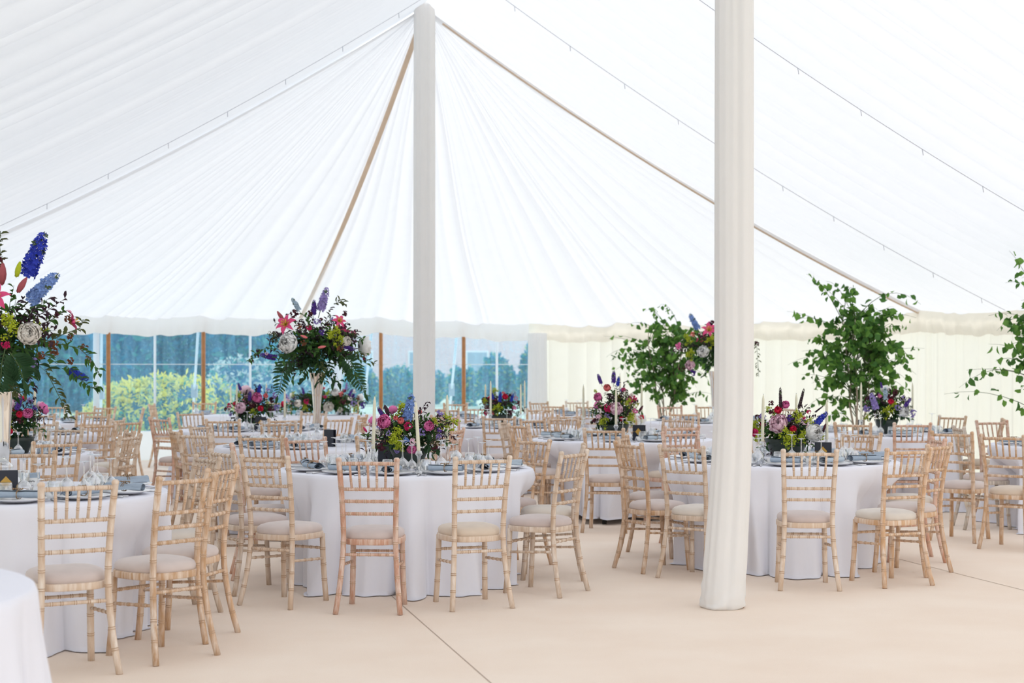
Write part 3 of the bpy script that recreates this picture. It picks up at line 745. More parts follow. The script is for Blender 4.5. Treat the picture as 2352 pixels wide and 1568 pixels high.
def candle(px, ytop, d, tab, which, tilt=0, scale=1):
    z = HC-(ytop-HOR)/F*d; x = (px-1176)/F*d; h = max(.22, z-TH-.135)
    tag(put('candlestick', HD, None, (x, d, TH)), 'clear glass candlestick, %s on the %s' % (which, tab), 'candlestick', 'glass candlesticks on the '+tab)
    c = thing('taper_candle', 'ivory taper candle, %s on the %s' % (which, tab), 'candle', (x, d, TH+.135), 0, 'taper candles on the '+tab)
    c.rotation_euler = (0, tilt, 0)
    put('wax', CN, c, scale=(1, 1, h/.302)); w = put('wick', WK, c, scale=(1, 1, h/.302))
for a in [(857, 910, 10.55, 'front centre table', 'first from the left', .03), (962, 923, 10.28, 'front centre table', 'leaning one before the flowers', -.06), (1027, 906, 11.2, 'front centre table', 'one past the flowers'),
          (1751, 907, 11.6, 'near pole table', 'one beside the draped pole', .02), (1899, 918, 11.9, 'near pole table', 'one away from the pole'), (1829, 905, 12.2, 'near pole table', 'one behind the flowers'),
          (1415, 893, 15.0, 'middle walkway table', 'one before the flowers'), (1424, 860, 15.75, 'middle walkway table', 'one behind the flowers'), (1474, 882, 15.5, 'middle walkway table', 'last from the left'), (1340, 885, 15.6, 'middle walkway table', 'first from the left'),
          (544, 882, 17.5, 'table behind the trumpet vase', 'first from the left'), (612, 880, 18.1, 'table behind the trumpet vase', 'one behind the flowers'), (654, 893, 17.4, 'table behind the trumpet vase', 'last from the left'),
          (1115, 882, 19.1, 'far pole table', 'first from the left'), (1127, 874, 18.6, 'far pole table', 'second from the left'), (1196, 882, 18.6, 'far pole table', 'third from the left'), (1205, 873, 19.1, 'far pole table', 'last from the left'),
          (1978, 878, 16.3, 'middle birch table', 'first from the left'), (2096, 880, 16.8, 'middle birch table', 'last from the left'), (80, 890, 12.9, 'left edge table', 'only one in view'), (530, 885, 22.95, 'long top table', 'only one in view')]:
    candle(*a)

# ------------------------------------------------------------------ flowers
def leafq(mb, p, d, up, ln, w, fold=.25):
    """one pointed leaf: two folded halves with a mid point"""
    d = d.normalized(); s = d.cross(up)
    if s.length < 1e-3: s = d.cross(Vector((1, 0, 0)))
    s.normalize(); nn = s.cross(d)
    a, m1, b = p, p+d*ln*.5-nn*ln*.06, p+d*ln-nn*ln*.22
    l, r = p+d*ln*.42-s*w/2+nn*w*fold, p+d*ln*.42+s*w/2+nn*w*fold
    l2, r2 = p+d*ln*.75-s*w*.33+nn*w*fold*.4, p+d*ln*.75+s*w*.33+nn*w*fold*.4
    mb.add([a, l, l2, b, r2, r, m1], [(0, 6, 1), (1, 6, 2), (2, 6, 3), (3, 6, 4), (4, 6, 5), (5, 6, 0)])
def petalq(mb, base, out, up, ln, w, cup):
    """a rounded curved petal as a 3 x 4 grid"""
    out = out.normalized(); s = out.cross(up).normalized(); rows = []
    for i in range(5):
        t = i/4; ww = w*(.25+.75*sin(PI*min(1, .12+t*.80)))*(1 if t < .9 else .8)
        c = base+out*ln*(t-.25*cup*t*t)+up*ln*cup*(t*t)
        rows.append([c+s*ww*(q-.5)+up*ln*.14*((q-.5)*2)**2*cup-(out*ln*.06*((q-.5)*2)**2 if i == 4 else out*0) for q in (0, .33, .67, 1)])
    mb.grid(rows)
def rnd_dir(rng): 
    z = rng.uniform(-1, 1); a = rng.uniform(0, 2*PI); r = math.sqrt(1-z*z); return Vector((r*cos(a), r*sin(a), z))
Z = Vector((0, 0, 1))
def f_ball(rng, layers, ruffle):
    """a many-petalled globe: each petal wraps up the ball from its base"""
    mb = MB()
    for cnt, rho, te, wd in layers:
        for i in range(cnt):
            a0 = 2*PI*i/cnt+rng.uniform(-.35, .35)+rho*5; e = te+rng.uniform(-.15, .15); rh = rho*rng.uniform(.94, 1.06); rows = []
            for k in range(7):
                t = k/6; th = 2.7+(e-2.7)*t; rr = rh*(.62+.38*min(1, t*1.7)); lip = .17*max(0, t-.65)*3*ruffle
                w = wd*(.35+.65*sin(PI*min(.80, .15+t*.75)))/max(.35, sin(th))*.5*(1 if k < 6 else .72)
                row = []
                for q in range(5):
                    v = q/2-1; ph = a0+v*w; r2 = rr+lip*(1+.9*rng.uniform(-1, 1))-.05*v*v+ruffle*.05*rng.uniform(-1, 1)*t; t2 = th+.10*v*v*t+ruffle*.05*rng.uniform(-1, 1)*t
                    row.append((r2*sin(t2)*cos(ph), r2*sin(t2)*sin(ph), .9*r2*cos(t2)))
                rows.append(row)
            mb.grid(rows)
    return mb
def f_peony(rng): return f_ball(rng, [(6, 1.0, 1.15, 1.5), (7, .95, .85, 1.2), (8, .86, .6, 1.05), (8, .76, .45, .9), (7, .64, .35, .8), (6, .5, .3, .8), (5, .34, .2, .8)], 1.0)
def f_rose(rng): return f_ball(rng, [(4, 1.0, 1.0, 1.7), (4, .86, .6, 1.6), (4, .68, .42, 1.5), (3, .48, .3, 1.6), (3, .28, .15, 1.6)], .35)
def f_lily(rng):
    mb = MB()
    for i in range(6):
        a = 2*PI*i/6; w = .40 if i % 2 else .52; rows = []
        s = Vector((-sin(a), cos(a), 0)); o = Vector((cos(a), sin(a), 0))
        for k in range(8):
            t = k/7; c = o*(1.05*t)+Z*(.45*sin(t*PI*.62)-.35*t**3); ww = w*sin(PI*(.10+.90*t)**.9)+.01
            rows.append([c+s*ww*(q-.5)*1.0+Z*.10*abs(q-.5)*(1-t) for q in (0, .25, .5, .75, 1)])
        mb.grid(rows)
    mb.mi = 1
    for i in range(6):
        a = 2*PI*i/6+.3; mb.tube([(0, 0, .05), (.15*cos(a), .15*sin(a), .5), (.25*cos(a), .25*sin(a), .66)], [.02, .015, .05], 5)
    for i in range(6):
        a = 2*PI*i/6; o = Vector((cos(a), sin(a), 0)); mb.tube([o*.05+Z*.06, o*.42+Z*.40], [.06, .02], 4)
    return mb
def f_spike(rng, nf=64, rad=.125):
    """delphinium: ruffled five-petal florets crowded round an upright stem of length 1"""
    mb = MB(); mb.mi = 1; mb.tube([(0, 0, -.35), (.01, 0, .5), (0, .01, 1)], [.016, .013, .006], 5); mb.mi = 0
    for i in range(nf):
        t = (i+.5)/nf; a = i*2.4+rng.uniform(-.3, .3); g = math.sqrt(max(.04, 1-t**2.2)); r = rad*(.35+.65*g)*rng.uniform(.75, 1.1); e = -.1+.9*t
        c = Vector((cos(a)*r, sin(a)*r, t*.97+rng.uniform(-.015, .015))); o = Vector((cos(a)*cos(e), sin(a)*cos(e), sin(e))); s_ = Vector((-sin(a), cos(a), 0)); up = o.cross(s_)
        sz = .105*(.35+.65*g)*rng.uniform(.8, 1.2); tw = rng.uniform(0, 2)
        for k in range(5):
            b = 2*PI*k/5+tw; d = s_*cos(b)+up*sin(b); w = s_*cos(b+PI/2)+up*sin(b+PI/2); h = rng.uniform(.1, .45)
            mb.add([c-o*sz*.1, c+d*sz*.55-w*sz*.36+o*sz*h*.4, c+d*sz*.95+o*sz*h, c+d*sz*.55+w*sz*.36+o*sz*h*.4, c+d*sz*.5+o*sz*.05], [(0, 1, 4), (1, 2, 4), (2, 3, 4), (3, 0, 4)])
        mb.mi = 1 if i % 7 == 3 and t > .5 else 0
    return mb
def f_froth(rng, n=240):
    """lady's mantle: frothy cloud of tiny stars"""
    mb = MB()
    heads = [rnd_dir(rng)*rng.uniform(.35, .8) for _ in range(13)]
    for i in range(n):
        h = heads[i % 13]; p = h+rnd_dir(rng)*rng.uniform(.05, .36); q = rng.uniform(.05, .095); a, b = rnd_dir(rng), rnd_dir(rng); c = a.cross(b)
        mb.add([p+a*q, p+b*q, p-a*q, p-b*q, p+c*q, p-c*q], [(0, 1, 4), (1, 2, 4), (2, 3, 4), (3, 0, 4), (1, 0, 5), (2, 1, 5), (3, 2, 5), (0, 3, 5)])
    mb.mi = 1
    for h in heads: mb.tube([(0, 0, -.9), h*.8], .012, 3, False)
    return mb
def f_bud(rng):
    mb = MB(); mb.lathe([(.001, -.9), (.16, -.75), (.30, -.3), (.33, .1), (.24, .6), (.10, .95), (.001, 1.05)], 10)
    for i in range(3):
        a = i*2.1; mb.tube([(.2*cos(a), .2*sin(a), -.75), (.31*cos(a), .31*sin(a), 0), (.10*cos(a), .10*sin(a), .95)], .05, 4)
    return mb
def f_cluster(rng, n=16):
    """small ruffled blooms in a knot (sweet pea, astrantia, scabious)"""
    mb = MB()
    for i in range(n):
        p = rnd_dir(rng)*rng.uniform(.35, .75); o = (p+rnd_dir(rng)*.3).normalized(); s = o.cross(Z); s = s.normalized() if s.length > .1 else Vector((1, 0, 0)); up = s.cross(o)
        for k in range(5):
            b = 2*PI*k/5; d = s*cos(b)+up*sin(b); petalq(mb, p, (d+o*.25), o, .36*rng.uniform(.8, 1.2), .30, .4)
    return mb
rngf = random.Random(2)
FM = {}
def fm(kind, col):
    if (kind, col) not in FM:
        g = {'peony': f_peony, 'garden_rose': f_rose, 'lily': f_lily, 'delphinium': f_spike, 'lady_mantle': f_froth, 'flower_bud': f_bud, 'small_blooms': f_cluster}[kind](random.Random(hash((kind, len(FM))) % 1000 if False else len(FM)))
        second = {'lily': M['yellow'], 'delphinium': M['stem'], 'lady_mantle': M['stem']}.get(kind)
        FM[(kind, col)] = g.mesh(kind, [M[col]]+([second] if second else []))
    return FM[(kind, col)]
def aim(v): return v.to_track_quat('Z', 'Y').to_euler()

def sprays(rng, n, cen, rad, leaf, lw, droop, up=.2, spread=None, thin=.0022, dens=1.0):
    """leafy stems radiating from cen to an ellipsoid of radii rad"""
    mb = MB()
    for i in range(n):
        d = rnd_dir(rng); d.z = d.z*.75+up; d.normalize(); e = Vector((d.x*rad[0], d.y*rad[1], d.z*rad[2]))*rng.uniform(.55, 1.0)
        P = []
        for k in range(7):
            t = k/6; P.append(Vector(cen)+e*t+Vector((0, 0, -droop*t*t*hyp(e.x, e.y)))+rnd_dir(rng)*.006)
        mb.mi = 1; mb.tube(P, [thin*(1.3-.9*k/6) for k in range(7)], 4, False); mb.mi = 0
        m_ = max(5, int(e.length/leaf*1.5*dens))
        for k in range(m_):
            t = .30+.70*(k+.5)/m_; j = min(5, int(t*6)); p = P[j].lerp(P[j+1], t*6-j); tg = (P[j+1]-P[j]).normalized()
            sd = tg.cross(rnd_dir(rng)).normalized(); leafq(mb, p, (tg*.6+sd).normalized(), (Z+rnd_dir(rng)*.5).normalized(), leaf*rng.uniform(.7, 1.25), lw*rng.uniform(.8, 1.2))
    return mb
def frond(mb, P, leaf, lw):
    """a big pinnate leaf along points P"""
    mb.mi = 1; mb.tube(P, .003, 5, False); mb.mi = 0
    n = 13
    for k in range(n):
        t = .12+.86*k/(n-1); x = t*(len(P)-1); j = min(len(P)-2, int(x)); p = P[j].lerp(P[j+1], x-j); tg = (P[j+1]-P[j]).normalized()
        s = tg.cross(Vector((0, 1, 0)))
        s = s.normalized() if s.length > .1 else Vector((1, 0, 0))
        sc = sin(PI*(.25+.7*t))
        for sg in (-1, 1): leafq(mb, p, (s*sg+tg*.55+Vector((0, -.15, 0))).normalized(), Vector((0, -1, .3)).normalized(), leaf*sc, lw*sc, .1)
    leafq(mb, P[-1], (P[-1]-P[-2]).normalized(), Vector((0, -1, .3)).normalized(), leaf*.9, lw, .1)

def arrangement(name, label, base, rad, cen, blooms, seed, bowl=None, vase=None, nsp=46, leaf=.05, back=14, dark=.5, fronds=(), trail=()):
    """base: world point on the table; cen: centre of the flower mass above it; blooms: (kind, colour, dx, dz, size, tilt, [dy])"""
    rng = random.Random(seed); root = thing(name, label, 'flower arrangement', base)
    cen = Vector(cen)
    if bowl:
        r, h = bowl; mb = MB(); mb.lathe([(.001, .002), (r*.62, .002), (r*.70, h*.3), (r*.86, h*.7), (r, h), (r*.96, h), (r*.8, h*.66), (.001, h*.6)], 28); mb.build('bowl', M['bowl'], root)
    if vase: vase(root)
    sprays(rng, int(nsp*(1-dark)*1.3), cen, rad, leaf, leaf*.42, .25).build('foliage', [M['green'], M['stem']], root)
    sprays(rng, int(nsp*dark), cen, [x*1.08 for x in rad], leaf*.8, leaf*.36, .1, .3).build('dark_foliage', [M['plum'], M['plum']], root)
    sprays(rng, int(nsp*.4), cen-Vector((0, 0, rad[2]*.2)), [x*.75 for x in rad], leaf*1.3, leaf*.7, .35, -.05).build('broad_foliage', [M['deepgreen'], M['stem']], root)
    if fronds:
        for P in fronds:
            mb = MB(); frond(mb, [Vector(p) for p in P], .105, .030); mb.build('fern_frond', [M['deepgreen'], M['stem']], root)
    for i, P in enumerate(trail):
        P = [Vector(p) for p in P]; mb = MB(); mb.mi = 1; mb.tube(P, .0022, 4, False); mb.mi = 0
        for k in range(len(P)*5):
            t = k/(len(P)*5)*(len(P)-1); j = int(t); p = P[j].lerp(P[j+1], t-j); tg = (P[j+1]-P[j]).normalized(); s = tg.cross(rnd_dir(rng)).normalized()
            leafq(mb, p, s+tg*.5, Z+rnd_dir(rng)*.4, .05*rng.uniform(.7, 1.2), .024)
        mb.build('trailing_stem', [M['green'] if i % 2 else M['olive'], M['stem']], root)
    cols = []
    for b in blooms:
        kind, col, dx, dz, sz, tilt = b[:6]
        if kind == 'lady_mantle': sz *= 1.2
        q = Vector((dx/rad[0], 0, dz/rad[2])); dy = b[6] if len(b) > 6 else -rad[1]*math.sqrt(max(.05, 1-min(1, q.length)**2))*.85
        p = cen+Vector((dx, dy, dz))
        if kind in ('delphinium', 'flower_bud'): v = Vector((sin(tilt), -.15, cos(tilt)))
        elif kind == 'lady_mantle': v = Vector((dx*.5, -.3, 1))
        else: v = Vector((dx/rad[0]*.7+sin(tilt)*.4, -1.0, dz/rad[2]*.5+.25))
        o = put(kind, fm(kind, col), root, p, aim(v), (sz*1.15, sz*1.15, sz) if kind == 'delphinium' and col not in ('plum', 'burgundy') else (sz*.5, sz*.5, sz) if kind == 'delphinium' else sz); cols.append((kind, col, sz))
        o.rotation_euler.rotate_axis('Z', rng.uniform(0, 6)); o['label'] = col.replace('lilypink', 'deep pink').replace('_', ' ')+' '+kind.replace('_', ' ')
    for i in range(back):       # the far side of the mass, seen from elsewhere
        kind, col, sz = rng.choice([q for q in cols if q[0] not in ('delphinium', 'flower_bud')]); d = rnd_dir(rng); d.y = abs(d.y)+.3; d.z = abs(d.z)*.8; d.normalize()
        p = cen+Vector((d.x*rad[0], d.y*rad[1], d.z*rad[2]))*.85
        put(kind, fm(kind, col), root, p, aim(d), sz)
    return root
def pxb(lst, px0, y0, d):
    """bloom list measured in the photo's pixels about (px0, y0) at depth d -> metres"""
    return [(b[0], b[1], (b[2]-px0)*d/F, (y0-b[3])*d/F, b[4]*d/F)+tuple(b[5:]) for b in lst]
def path(lst, px0, d, dy=0): return [((px-px0)*d/F, dy, HC-(y-HOR)*d/F-TH) for px, y in lst]
P_, G_, B_, D_, A_, S_, U_ = 'peony', 'garden_rose', 'lily', 'delphinium', 'lady_mantle', 'small_blooms', 'flower_bud'

# front centre bowl
d = 10.95; c = tcen('T1'); px0, y0 = 940, 990
zc = HC-(y0-HOR)*d/F-TH
arrangement('flower_arrangement', 'low mixed arrangement with pink peonies in a dark bowl among three candles, front centre table', ((px0-1176)/F*d, d, TH), (.36, .28, .22), (0, 0, zc),
 pxb([(P_, 'pink', 889, 966, 15, 0), (P_, 'pink', 988, 976, 11, .3), (G_, 'coral', 926, 964, 8, 0), (S_, 'magenta', 943, 975, 12, 0), (D_, 'sky', 938, 962, 62, .18, -.12), (D_, 'violet', 884, 955, 26, -.5, -.15), (A_, 'lime', 917, 1003, 24, 0, -.24), (A_, 'lime', 925, 1018, 15, 0, -.25),
  (S_, 'lilac', 917, 1030, 9, 0), (S_, 'lilac', 898, 992, 7, 0), (S_, 'lilac', 972, 990, 10, 0), (S_, 'lilac', 1010, 1000, 8, 0), (P_, 'pink', 950, 1028, 10, 0), (S_, 'burgundy', 880, 1022, 12, 0), (S_, 'burgundy', 1000, 1025, 11, 0), (S_, 'burgundy', 866, 1006, 9, 0),
  (G_, 'coral', 914, 958, 6, 0), (A_, 'lime', 1000, 965, 10, 0), (S_, 'blush', 872, 988, 8, 0), (S_, 'sky', 938, 1005, 9, 0), (U_, 'plum', 893, 942, 15, -.35), (U_, 'magenta', 843, 985, 8, -.6), (S_, 'violet', 1012, 985, 7, 0), (A_, 'olive', 1006, 1010, 14, 0), (S_, 'pale_pink', 952, 1010, 9, 0)], px0, y0, d),
 41, bowl=(.14, .13), nsp=64, leaf=.045, dark=.62)
# near pole bowl
d = 11.85; px0, y0 = 1806, 985; zc = HC-(y0-HOR)*d/F-TH
arrangement('flower_arrangement', 'low lime and pink arrangement in a wide dark green bowl, near pole table', ((px0-1176)/F*d, d, TH), (.29, .26, .22), (0, 0, zc),
 pxb([(P_, 'pale_pink', 1777, 971, 20, 0), (P_, 'white', 1857, 992, 20, .3), (G_, 'red', 1779, 940, 9, 0), (P_, 'pink', 1798, 929, 9, 0), (G_, 'red', 1810, 982, 8, 0), (G_, 'magenta', 1728, 992, 10, 0), (D_, 'blue', 1864, 975, 42, .75, -.12), (A_, 'lime', 1795, 1000, 22, 0, -.26), (A_, 'lime', 1800, 1010, 16, 0, -.27), (A_, 'lime', 1830, 1000, 14, 0, -.25),
  (A_, 'lime', 1822, 955, 16, 0), (A_, 'lime', 1737, 1005, 14, 0), (A_, 'lime', 1848, 968, 12, 0), (S_, 'violet', 1803, 958, 9, 0), (S_, 'lilac', 1745, 955, 9, 0), (S_, 'magenta', 1850, 945, 7, 0), (S_, 'magenta', 1835, 957, 6, 0), (D_, 'plum', 1786, 935, 48, -.05), (D_, 'plum', 1828, 935, 46, .22), (D_, 'plum', 1868, 945, 24, .9), (S_, 'burgundy', 1768, 925, 8, 0), (U_, 'burgundy', 1890, 980, 9, .3), (A_, 'lime', 1880, 1000, 10, 0), (S_, 'burgundy', 1855, 1000, 7, 0), (S_, 'burgundy', 1765, 945, 8, 0)], px0, y0, d),
 43, bowl=(.17, .16), nsp=60, leaf=.045, dark=.38)
# trumpet vase
def trumpet(root):
    mb = MB(); mb.lathe([(.001, .17), (.024, .17), (.028, .20), (.034, .32), (.043, .45), (.056, .56), (.070, .645), (.072, .65), (.068, .65), (.052, .55), (.03, .3), (.001, .2)], 24); mb.build('silvered_trumpet', M['silver'], root)
    mb = MB(); mb.lathe([(.001, 0), (.085, .002), (.088, .01), (.05, .022), (.022, .035), (.020, .045), (.045, .062), (.056, .090), (.045, .118), (.020, .135), (.018, .145), (.032, .158), (.020, .17), (.001, .17)], 24); mb.build('glass_foot', M['glass2'], root)
d = 14.1; px0, y0 = 728, 795; zc = HC-(y0-HOR)*d/F-TH
arrangement('tall_flower_arrangement', 'tall silvered trumpet vase spilling lilies, delphiniums and trailing greenery', ((px0-1176)/F*d, d, TH), (.52, .42, .35), (0, 0, zc),
 pxb([(B_, 'lilypink', 667, 748, 25, 0), (P_, 'white', 676, 791, 21, 0, -.36), (D_, 'lilac', 738, 712, 55, .30, -.05), (D_, 'violet', 722, 722, 34, .05, -.05), (D_, 'powder', 688, 712, 32, -.5, -.05), (A_, 'lime', 777, 772, 20, 0), (A_, 'lime', 790, 785, 14, 0), (A_, 'olive', 640, 775, 15, 0), (U_, 'coral', 711, 775, 9, -1.2, -.36), (U_, 'coral', 750, 798, 10, 1.4, -.36),
  (S_, 'magenta', 720, 756, 8, 0), (S_, 'burgundy', 680, 722, 12, 0), (S_, 'rust', 697, 752, 8, 0), (S_, 'lilac', 737, 741, 9, 0), (S_, 'violet', 749, 765, 8, 0), (D_, 'violet', 640, 822, 38, -1.35, -.15), (D_, 'violet', 795, 795, 28, 1.9, -.2), (S_, 'burgundy', 593, 817, 8, 0), (S_, 'burgundy', 597, 805, 7, 0), (S_, 'burgundy', 579, 830, 7, 0, -.02),
  (U_, 'bud', 648, 727, 14, -.6), (B_, 'lilypink', 785, 740, 17, .6), (S_, 'burgundy', 795, 720, 8, 0), (P_, 'blush', 803, 785, 10, .4), (S_, 'rust', 790, 800, 9, 0), (S_, 'burgundy', 720, 720, 9, 0), (S_, 'rust', 710, 790, 8, 0), (S_, 'magenta', 840, 822, 5, 0), (S_, 'pale_pink', 620, 812, 5, 0)], px0, y0, d),
 47, vase=trumpet, nsp=120, leaf=.06, dark=.45, back=16,
 fronds=[path([(690, 815), (672, 830), (660, 855), (655, 885), (650, 905)], px0, d, -.30), path([(790, 815), (812, 835), (828, 870), (842, 900)], px0, d, -.25)],
 trail=[path([(800, 790), (820, 810), (840, 825), (866, 835)], px0, d, -.15), path([(640, 800), (615, 800), (590, 812), (575, 832)], px0, d, -.12), path([(745, 830), (752, 855), (755, 880)], px0, d, -.3), path([(790, 830), (800, 855), (812, 890)], px0, d, -.2), path([(770, 700), (785, 690), (795, 700)], px0, d, -.1), path([(815, 860), (835, 885), (850, 912)], px0, d, -.2)])
# front left tall vase, partly out of frame
def tallglass(root):
    mb = MB(); mb.lathe([(.001, .17), (.030, .17), (.036, .30), (.044, .45), (.054, .56), (.056, .565), (.05, .56), (.03, .3), (.001, .2)], 24); mb.build('silvered_trumpet', M['silver'], root)
    mb = MB(); mb.lathe([(.001, 0), (.092, .002), (.092, .075), (.060, .100), (.030, .112), (.05, .13), (.055, .145), (.03, .17), (.001, .17)], 24); mb.build('glass_foot', M['glass2'], root)
d = 8.8; px0, y0 = 8, 775; zc = HC-(y0-HOR)*d/F-TH
arrangement('tall_flower_arrangement', 'tall vase of lilies and blue delphiniums cropped by the left edge', ((px0-1176)/F*d, d, TH), (.44, .40, .38), (0, 0, zc),
 pxb([(B_, 'lilypink', 25, 690, 36, .3), (B_, 'lilypink', 12, 752, 34, .2), (P_, 'blush', 103, 770, 24, .2), (D_, 'blue', 70, 632, 108, .42, -.05), (D_, 'sky', 82, 690, 92, .85, -.1), (A_, 'lime', 60, 752, 30, 0), (U_, 'bud', 25, 635, 27, .1), (U_, 'lime', 67, 625, 20, .3, -.2), (U_, 'bud', 74, 660, 22, .6), (S_, 'rust', 148, 790, 13, 0), (S_, 'rust', 150, 808, 12, 0), (S_, 'rust', 200, 798, 11, 0), (S_, 'rust', 212, 826, 10, 0), (S_, 'rust', 125, 818, 11, 0), (S_, 'rust', 172, 830, 10, 0),
  (D_, 'blue', 170, 852, 52, 1.95, -.1), (S_, 'lilac', 108, 832, 12, 0), (S_, 'magenta', 55, 795, 12, 0), (S_, 'burgundy', 150, 725, 9, 0), (P_, 'blush', -2, 655, 16, 0), (S_, 'burgundy', 12, 600, 10, 0), (S_, 'plum', 30, 720, 18, 0), (D_, 'plum', 103, 745, 22, .1), (D_, 'plum', 118, 745, 20, .1), (S_, 'rust', 10, 610, 10, 0), (B_, 'lilypink', -80, 700, 34, -.3), (P_, 'white', -60, 770, 26, 0), (D_, 'violet', -60, 650, 90, -.4)], px0, y0, d),
 53, vase=tallglass, nsp=80, leaf=.06, dark=.45, back=10,
 fronds=[path([(60, 800), (52, 835), (50, 870), (45, 900)], px0, d, -.36), path([(10, 810), (10, 850), (15, 890)], px0, d, -.34), path([(70, 810), (90, 840), (100, 870)], px0, d, -.36)],
 trail=[path([(120, 790), (160, 770), (200, 755), (208, 735)], px0, d, -.15), path([(150, 790), (200, 800), (230, 830), (246, 862)], px0, d, -.15), path([(130, 850), (150, 890), (170, 930), (180, 960)], px0, d, -.2), path([(120, 740), (140, 730), (160, 715)], px0, d, -.1), path([(10, 600), (5, 560), (8, 532)], px0, d, -.05), path([(170, 840), (195, 865), (225, 890), (240, 885)], px0, d, -.15), path([(60, 880), (80, 900), (105, 895)], px0, d, -.3)])
# tall arrangement behind the near pole
d = 20.0; px0, y0 = 1640, 795; zc = HC-(y0-HOR)*d/F-TH
arrangement('tall_flower_arrangement', 'tall arrangement half hidden by the near draped pole, blue delphinium leaning out', ((px0-1176)/F*d, d, TH), (.52, .42, .40), (0, 0, zc),
 pxb([(D_, 'sky', 1600, 755, 40, -.5, -.1), (B_, 'lilypink', 1622, 760, 19, 0), (P_, 'white', 1608, 808, 13, 0), (P_, 'pale_pink', 1582, 838, 11, 0), (S_, 'pink', 1556, 794, 9, 0), (A_, 'lime', 1573, 780, 13, 0), (A_, 'lime', 1625, 785, 15, 0), (A_, 'lime', 1580, 815, 13, 0), (S_, 'burgundy', 1565, 848, 9, 0), (S_, 'coral', 1585, 768, 7, 0), (S_, 'violet', 1590, 855, 9, 0), (S_, 'burgundy', 1735, 790, 8, 0), (B_, 'lilypink', 1690, 760, 19, 0), (A_, 'lime', 1690, 800, 15, 0)], px0, y0, d),
 59, vase=trumpet, nsp=80, leaf=.07, dark=.3, back=8, trail=[path([(1735, 790), (1738, 830), (1740, 865)], px0, d, -.1), path([(1560, 830), (1570, 860), (1590, 875)], px0, d, -.15)])
# middle table, taller low arrangement
d = 15.4; px0, y0 = 1412, 940; zc = HC-(y0-HOR)*d/F-TH
arrangement('flower_arrangement', 'two-tiered pink and violet arrangement in a dark bowl, middle table by the walkway', ((px0-1176)/F*d, d, TH), (.28, .25, .31), (0, 0, zc),
 pxb([(P_, 'pale_pink', 1412, 938, 14, 0), (P_, 'pink', 1372, 911, 9, 0), (G_, 'coral', 1393, 890, 9, 0), (D_, 'violet', 1380, 880, 24, -.35), (D_, 'violet', 1408, 878, 28, 0), (D_, 'blue', 1416, 885, 22, .15), (S_, 'magenta', 1392, 936, 12, 0), (A_, 'lime', 1385, 968, 15, 0), (A_, 'lime', 1448, 962, 16, 0), (A_, 'lime', 1440, 925, 11, 0), (S_, 'pink', 1456, 943, 8, 0), (S_, 'red', 1472, 957, 7, 0), (S_, 'pale_pink', 1372, 956, 8, 0), (S_, 'lilac', 1391, 953, 7, 0), (S_, 'burgundy', 1365, 966, 8, 0), (D_, 'plum', 1436, 950, 22, .6), (S_, 'plum', 1400, 910, 11, 0), (U_, 'burgundy', 1470, 938, 9, .6), (S_, 'red', 1424, 960, 6, 0), (A_, 'olive', 1435, 905, 9, 0), (A_, 'lime', 1366, 900, 7, 0), (S_, 'magenta', 1430, 895, 7, 0), (S_, 'blush', 1376, 942, 7, 0)], px0, y0, d),
 61, bowl=(.15, .14), nsp=60, leaf=.05, dark=.5)
# table behind the trumpet vase
d = 17.7; px0, y0 = 588, 932; zc = HC-(y0-HOR)*d/F-TH
arrangement('flower_arrangement', 'low arrangement with a red rose and blue delphiniums, table behind the trumpet vase', ((px0-1176)/F*d, d, TH), (.36, .28, .25), (0, 0, zc),
 pxb([(P_, 'pink', 598, 913, 11, 0), (P_, 'pale_pink', 561, 936, 12, 0), (G_, 'red', 606, 937, 7, 0), (G_, 'coral', 616, 908, 6, 0), (D_, 'blue', 601, 902, 22, .1), (D_, 'violet', 557, 895, 18, -.3), (D_, 'violet', 581, 918, 22, .1), (A_, 'lime', 588, 946, 10, 0), (A_, 'lime', 557, 908, 10, 0), (S_, 'magenta', 533, 930, 8, 0), (S_, 'burgundy', 525, 940, 8, 0), (S_, 'lilac', 640, 935, 9, 0), (S_, 'burgundy', 630, 940, 10, 0), (S_, 'lilac', 535, 950, 6, 0), (S_, 'burgundy', 585, 930, 9, 0), (S_, 'blush', 532, 938, 6, 0)], px0, y0, d),
 67, bowl=(.14, .12), nsp=54, leaf=.055, dark=.6)
# long top-table flowers
d = 22.95; px0, y0 = 748, 920; zc = HC-(y0-HOR)*d/F-TH+.03
arrangement('flower_garland', 'long low bank of blush roses and purple blooms on the top table', ((px0-1176)/F*d, d, TH), (.72, .25, .19), (0, 0, zc),
 pxb([(G_, 'blush', 688, 930, 9, 0), (G_, 'blush', 783, 945, 7, 0), (P_, 'blush', 758, 938, 11, 0), (P_, 'white', 772, 905, 9, 0), (D_, 'violet', 702, 908, 16, -.3), (D_, 'violet', 805, 912, 18, .5), (S_, 'magenta', 708, 925, 8, 0), (S_, 'red', 746, 895, 5, 0), (S_, 'red', 735, 947, 5, 0), (A_, 'lime', 757, 908, 8, 0), (A_, 'lime', 705, 940, 9, 0), (A_, 'lime', 818, 942, 10, 0), (S_, 'pale_pink', 665, 922, 7, 0), (S_, 'lilac', 662, 915, 7, 0), (S_, 'lilac', 815, 930, 8, 0), (S_, 'coral', 786, 908, 7, 0), (S_, 'blush', 806, 920, 6, 0), (S_, 'rust', 825, 918, 6, 0), (S_, 'burgundy', 790, 925, 9, 0), (S_, 'violet', 835, 935, 9, 0), (S_, 'magenta', 750, 915, 6, 0), (D_, 'lilac', 768, 890, 14, 0), (D_, 'lilac', 797, 898, 16, .1)], px0, y0, d),
 71, nsp=80, leaf=.07, dark=.3, back=12)
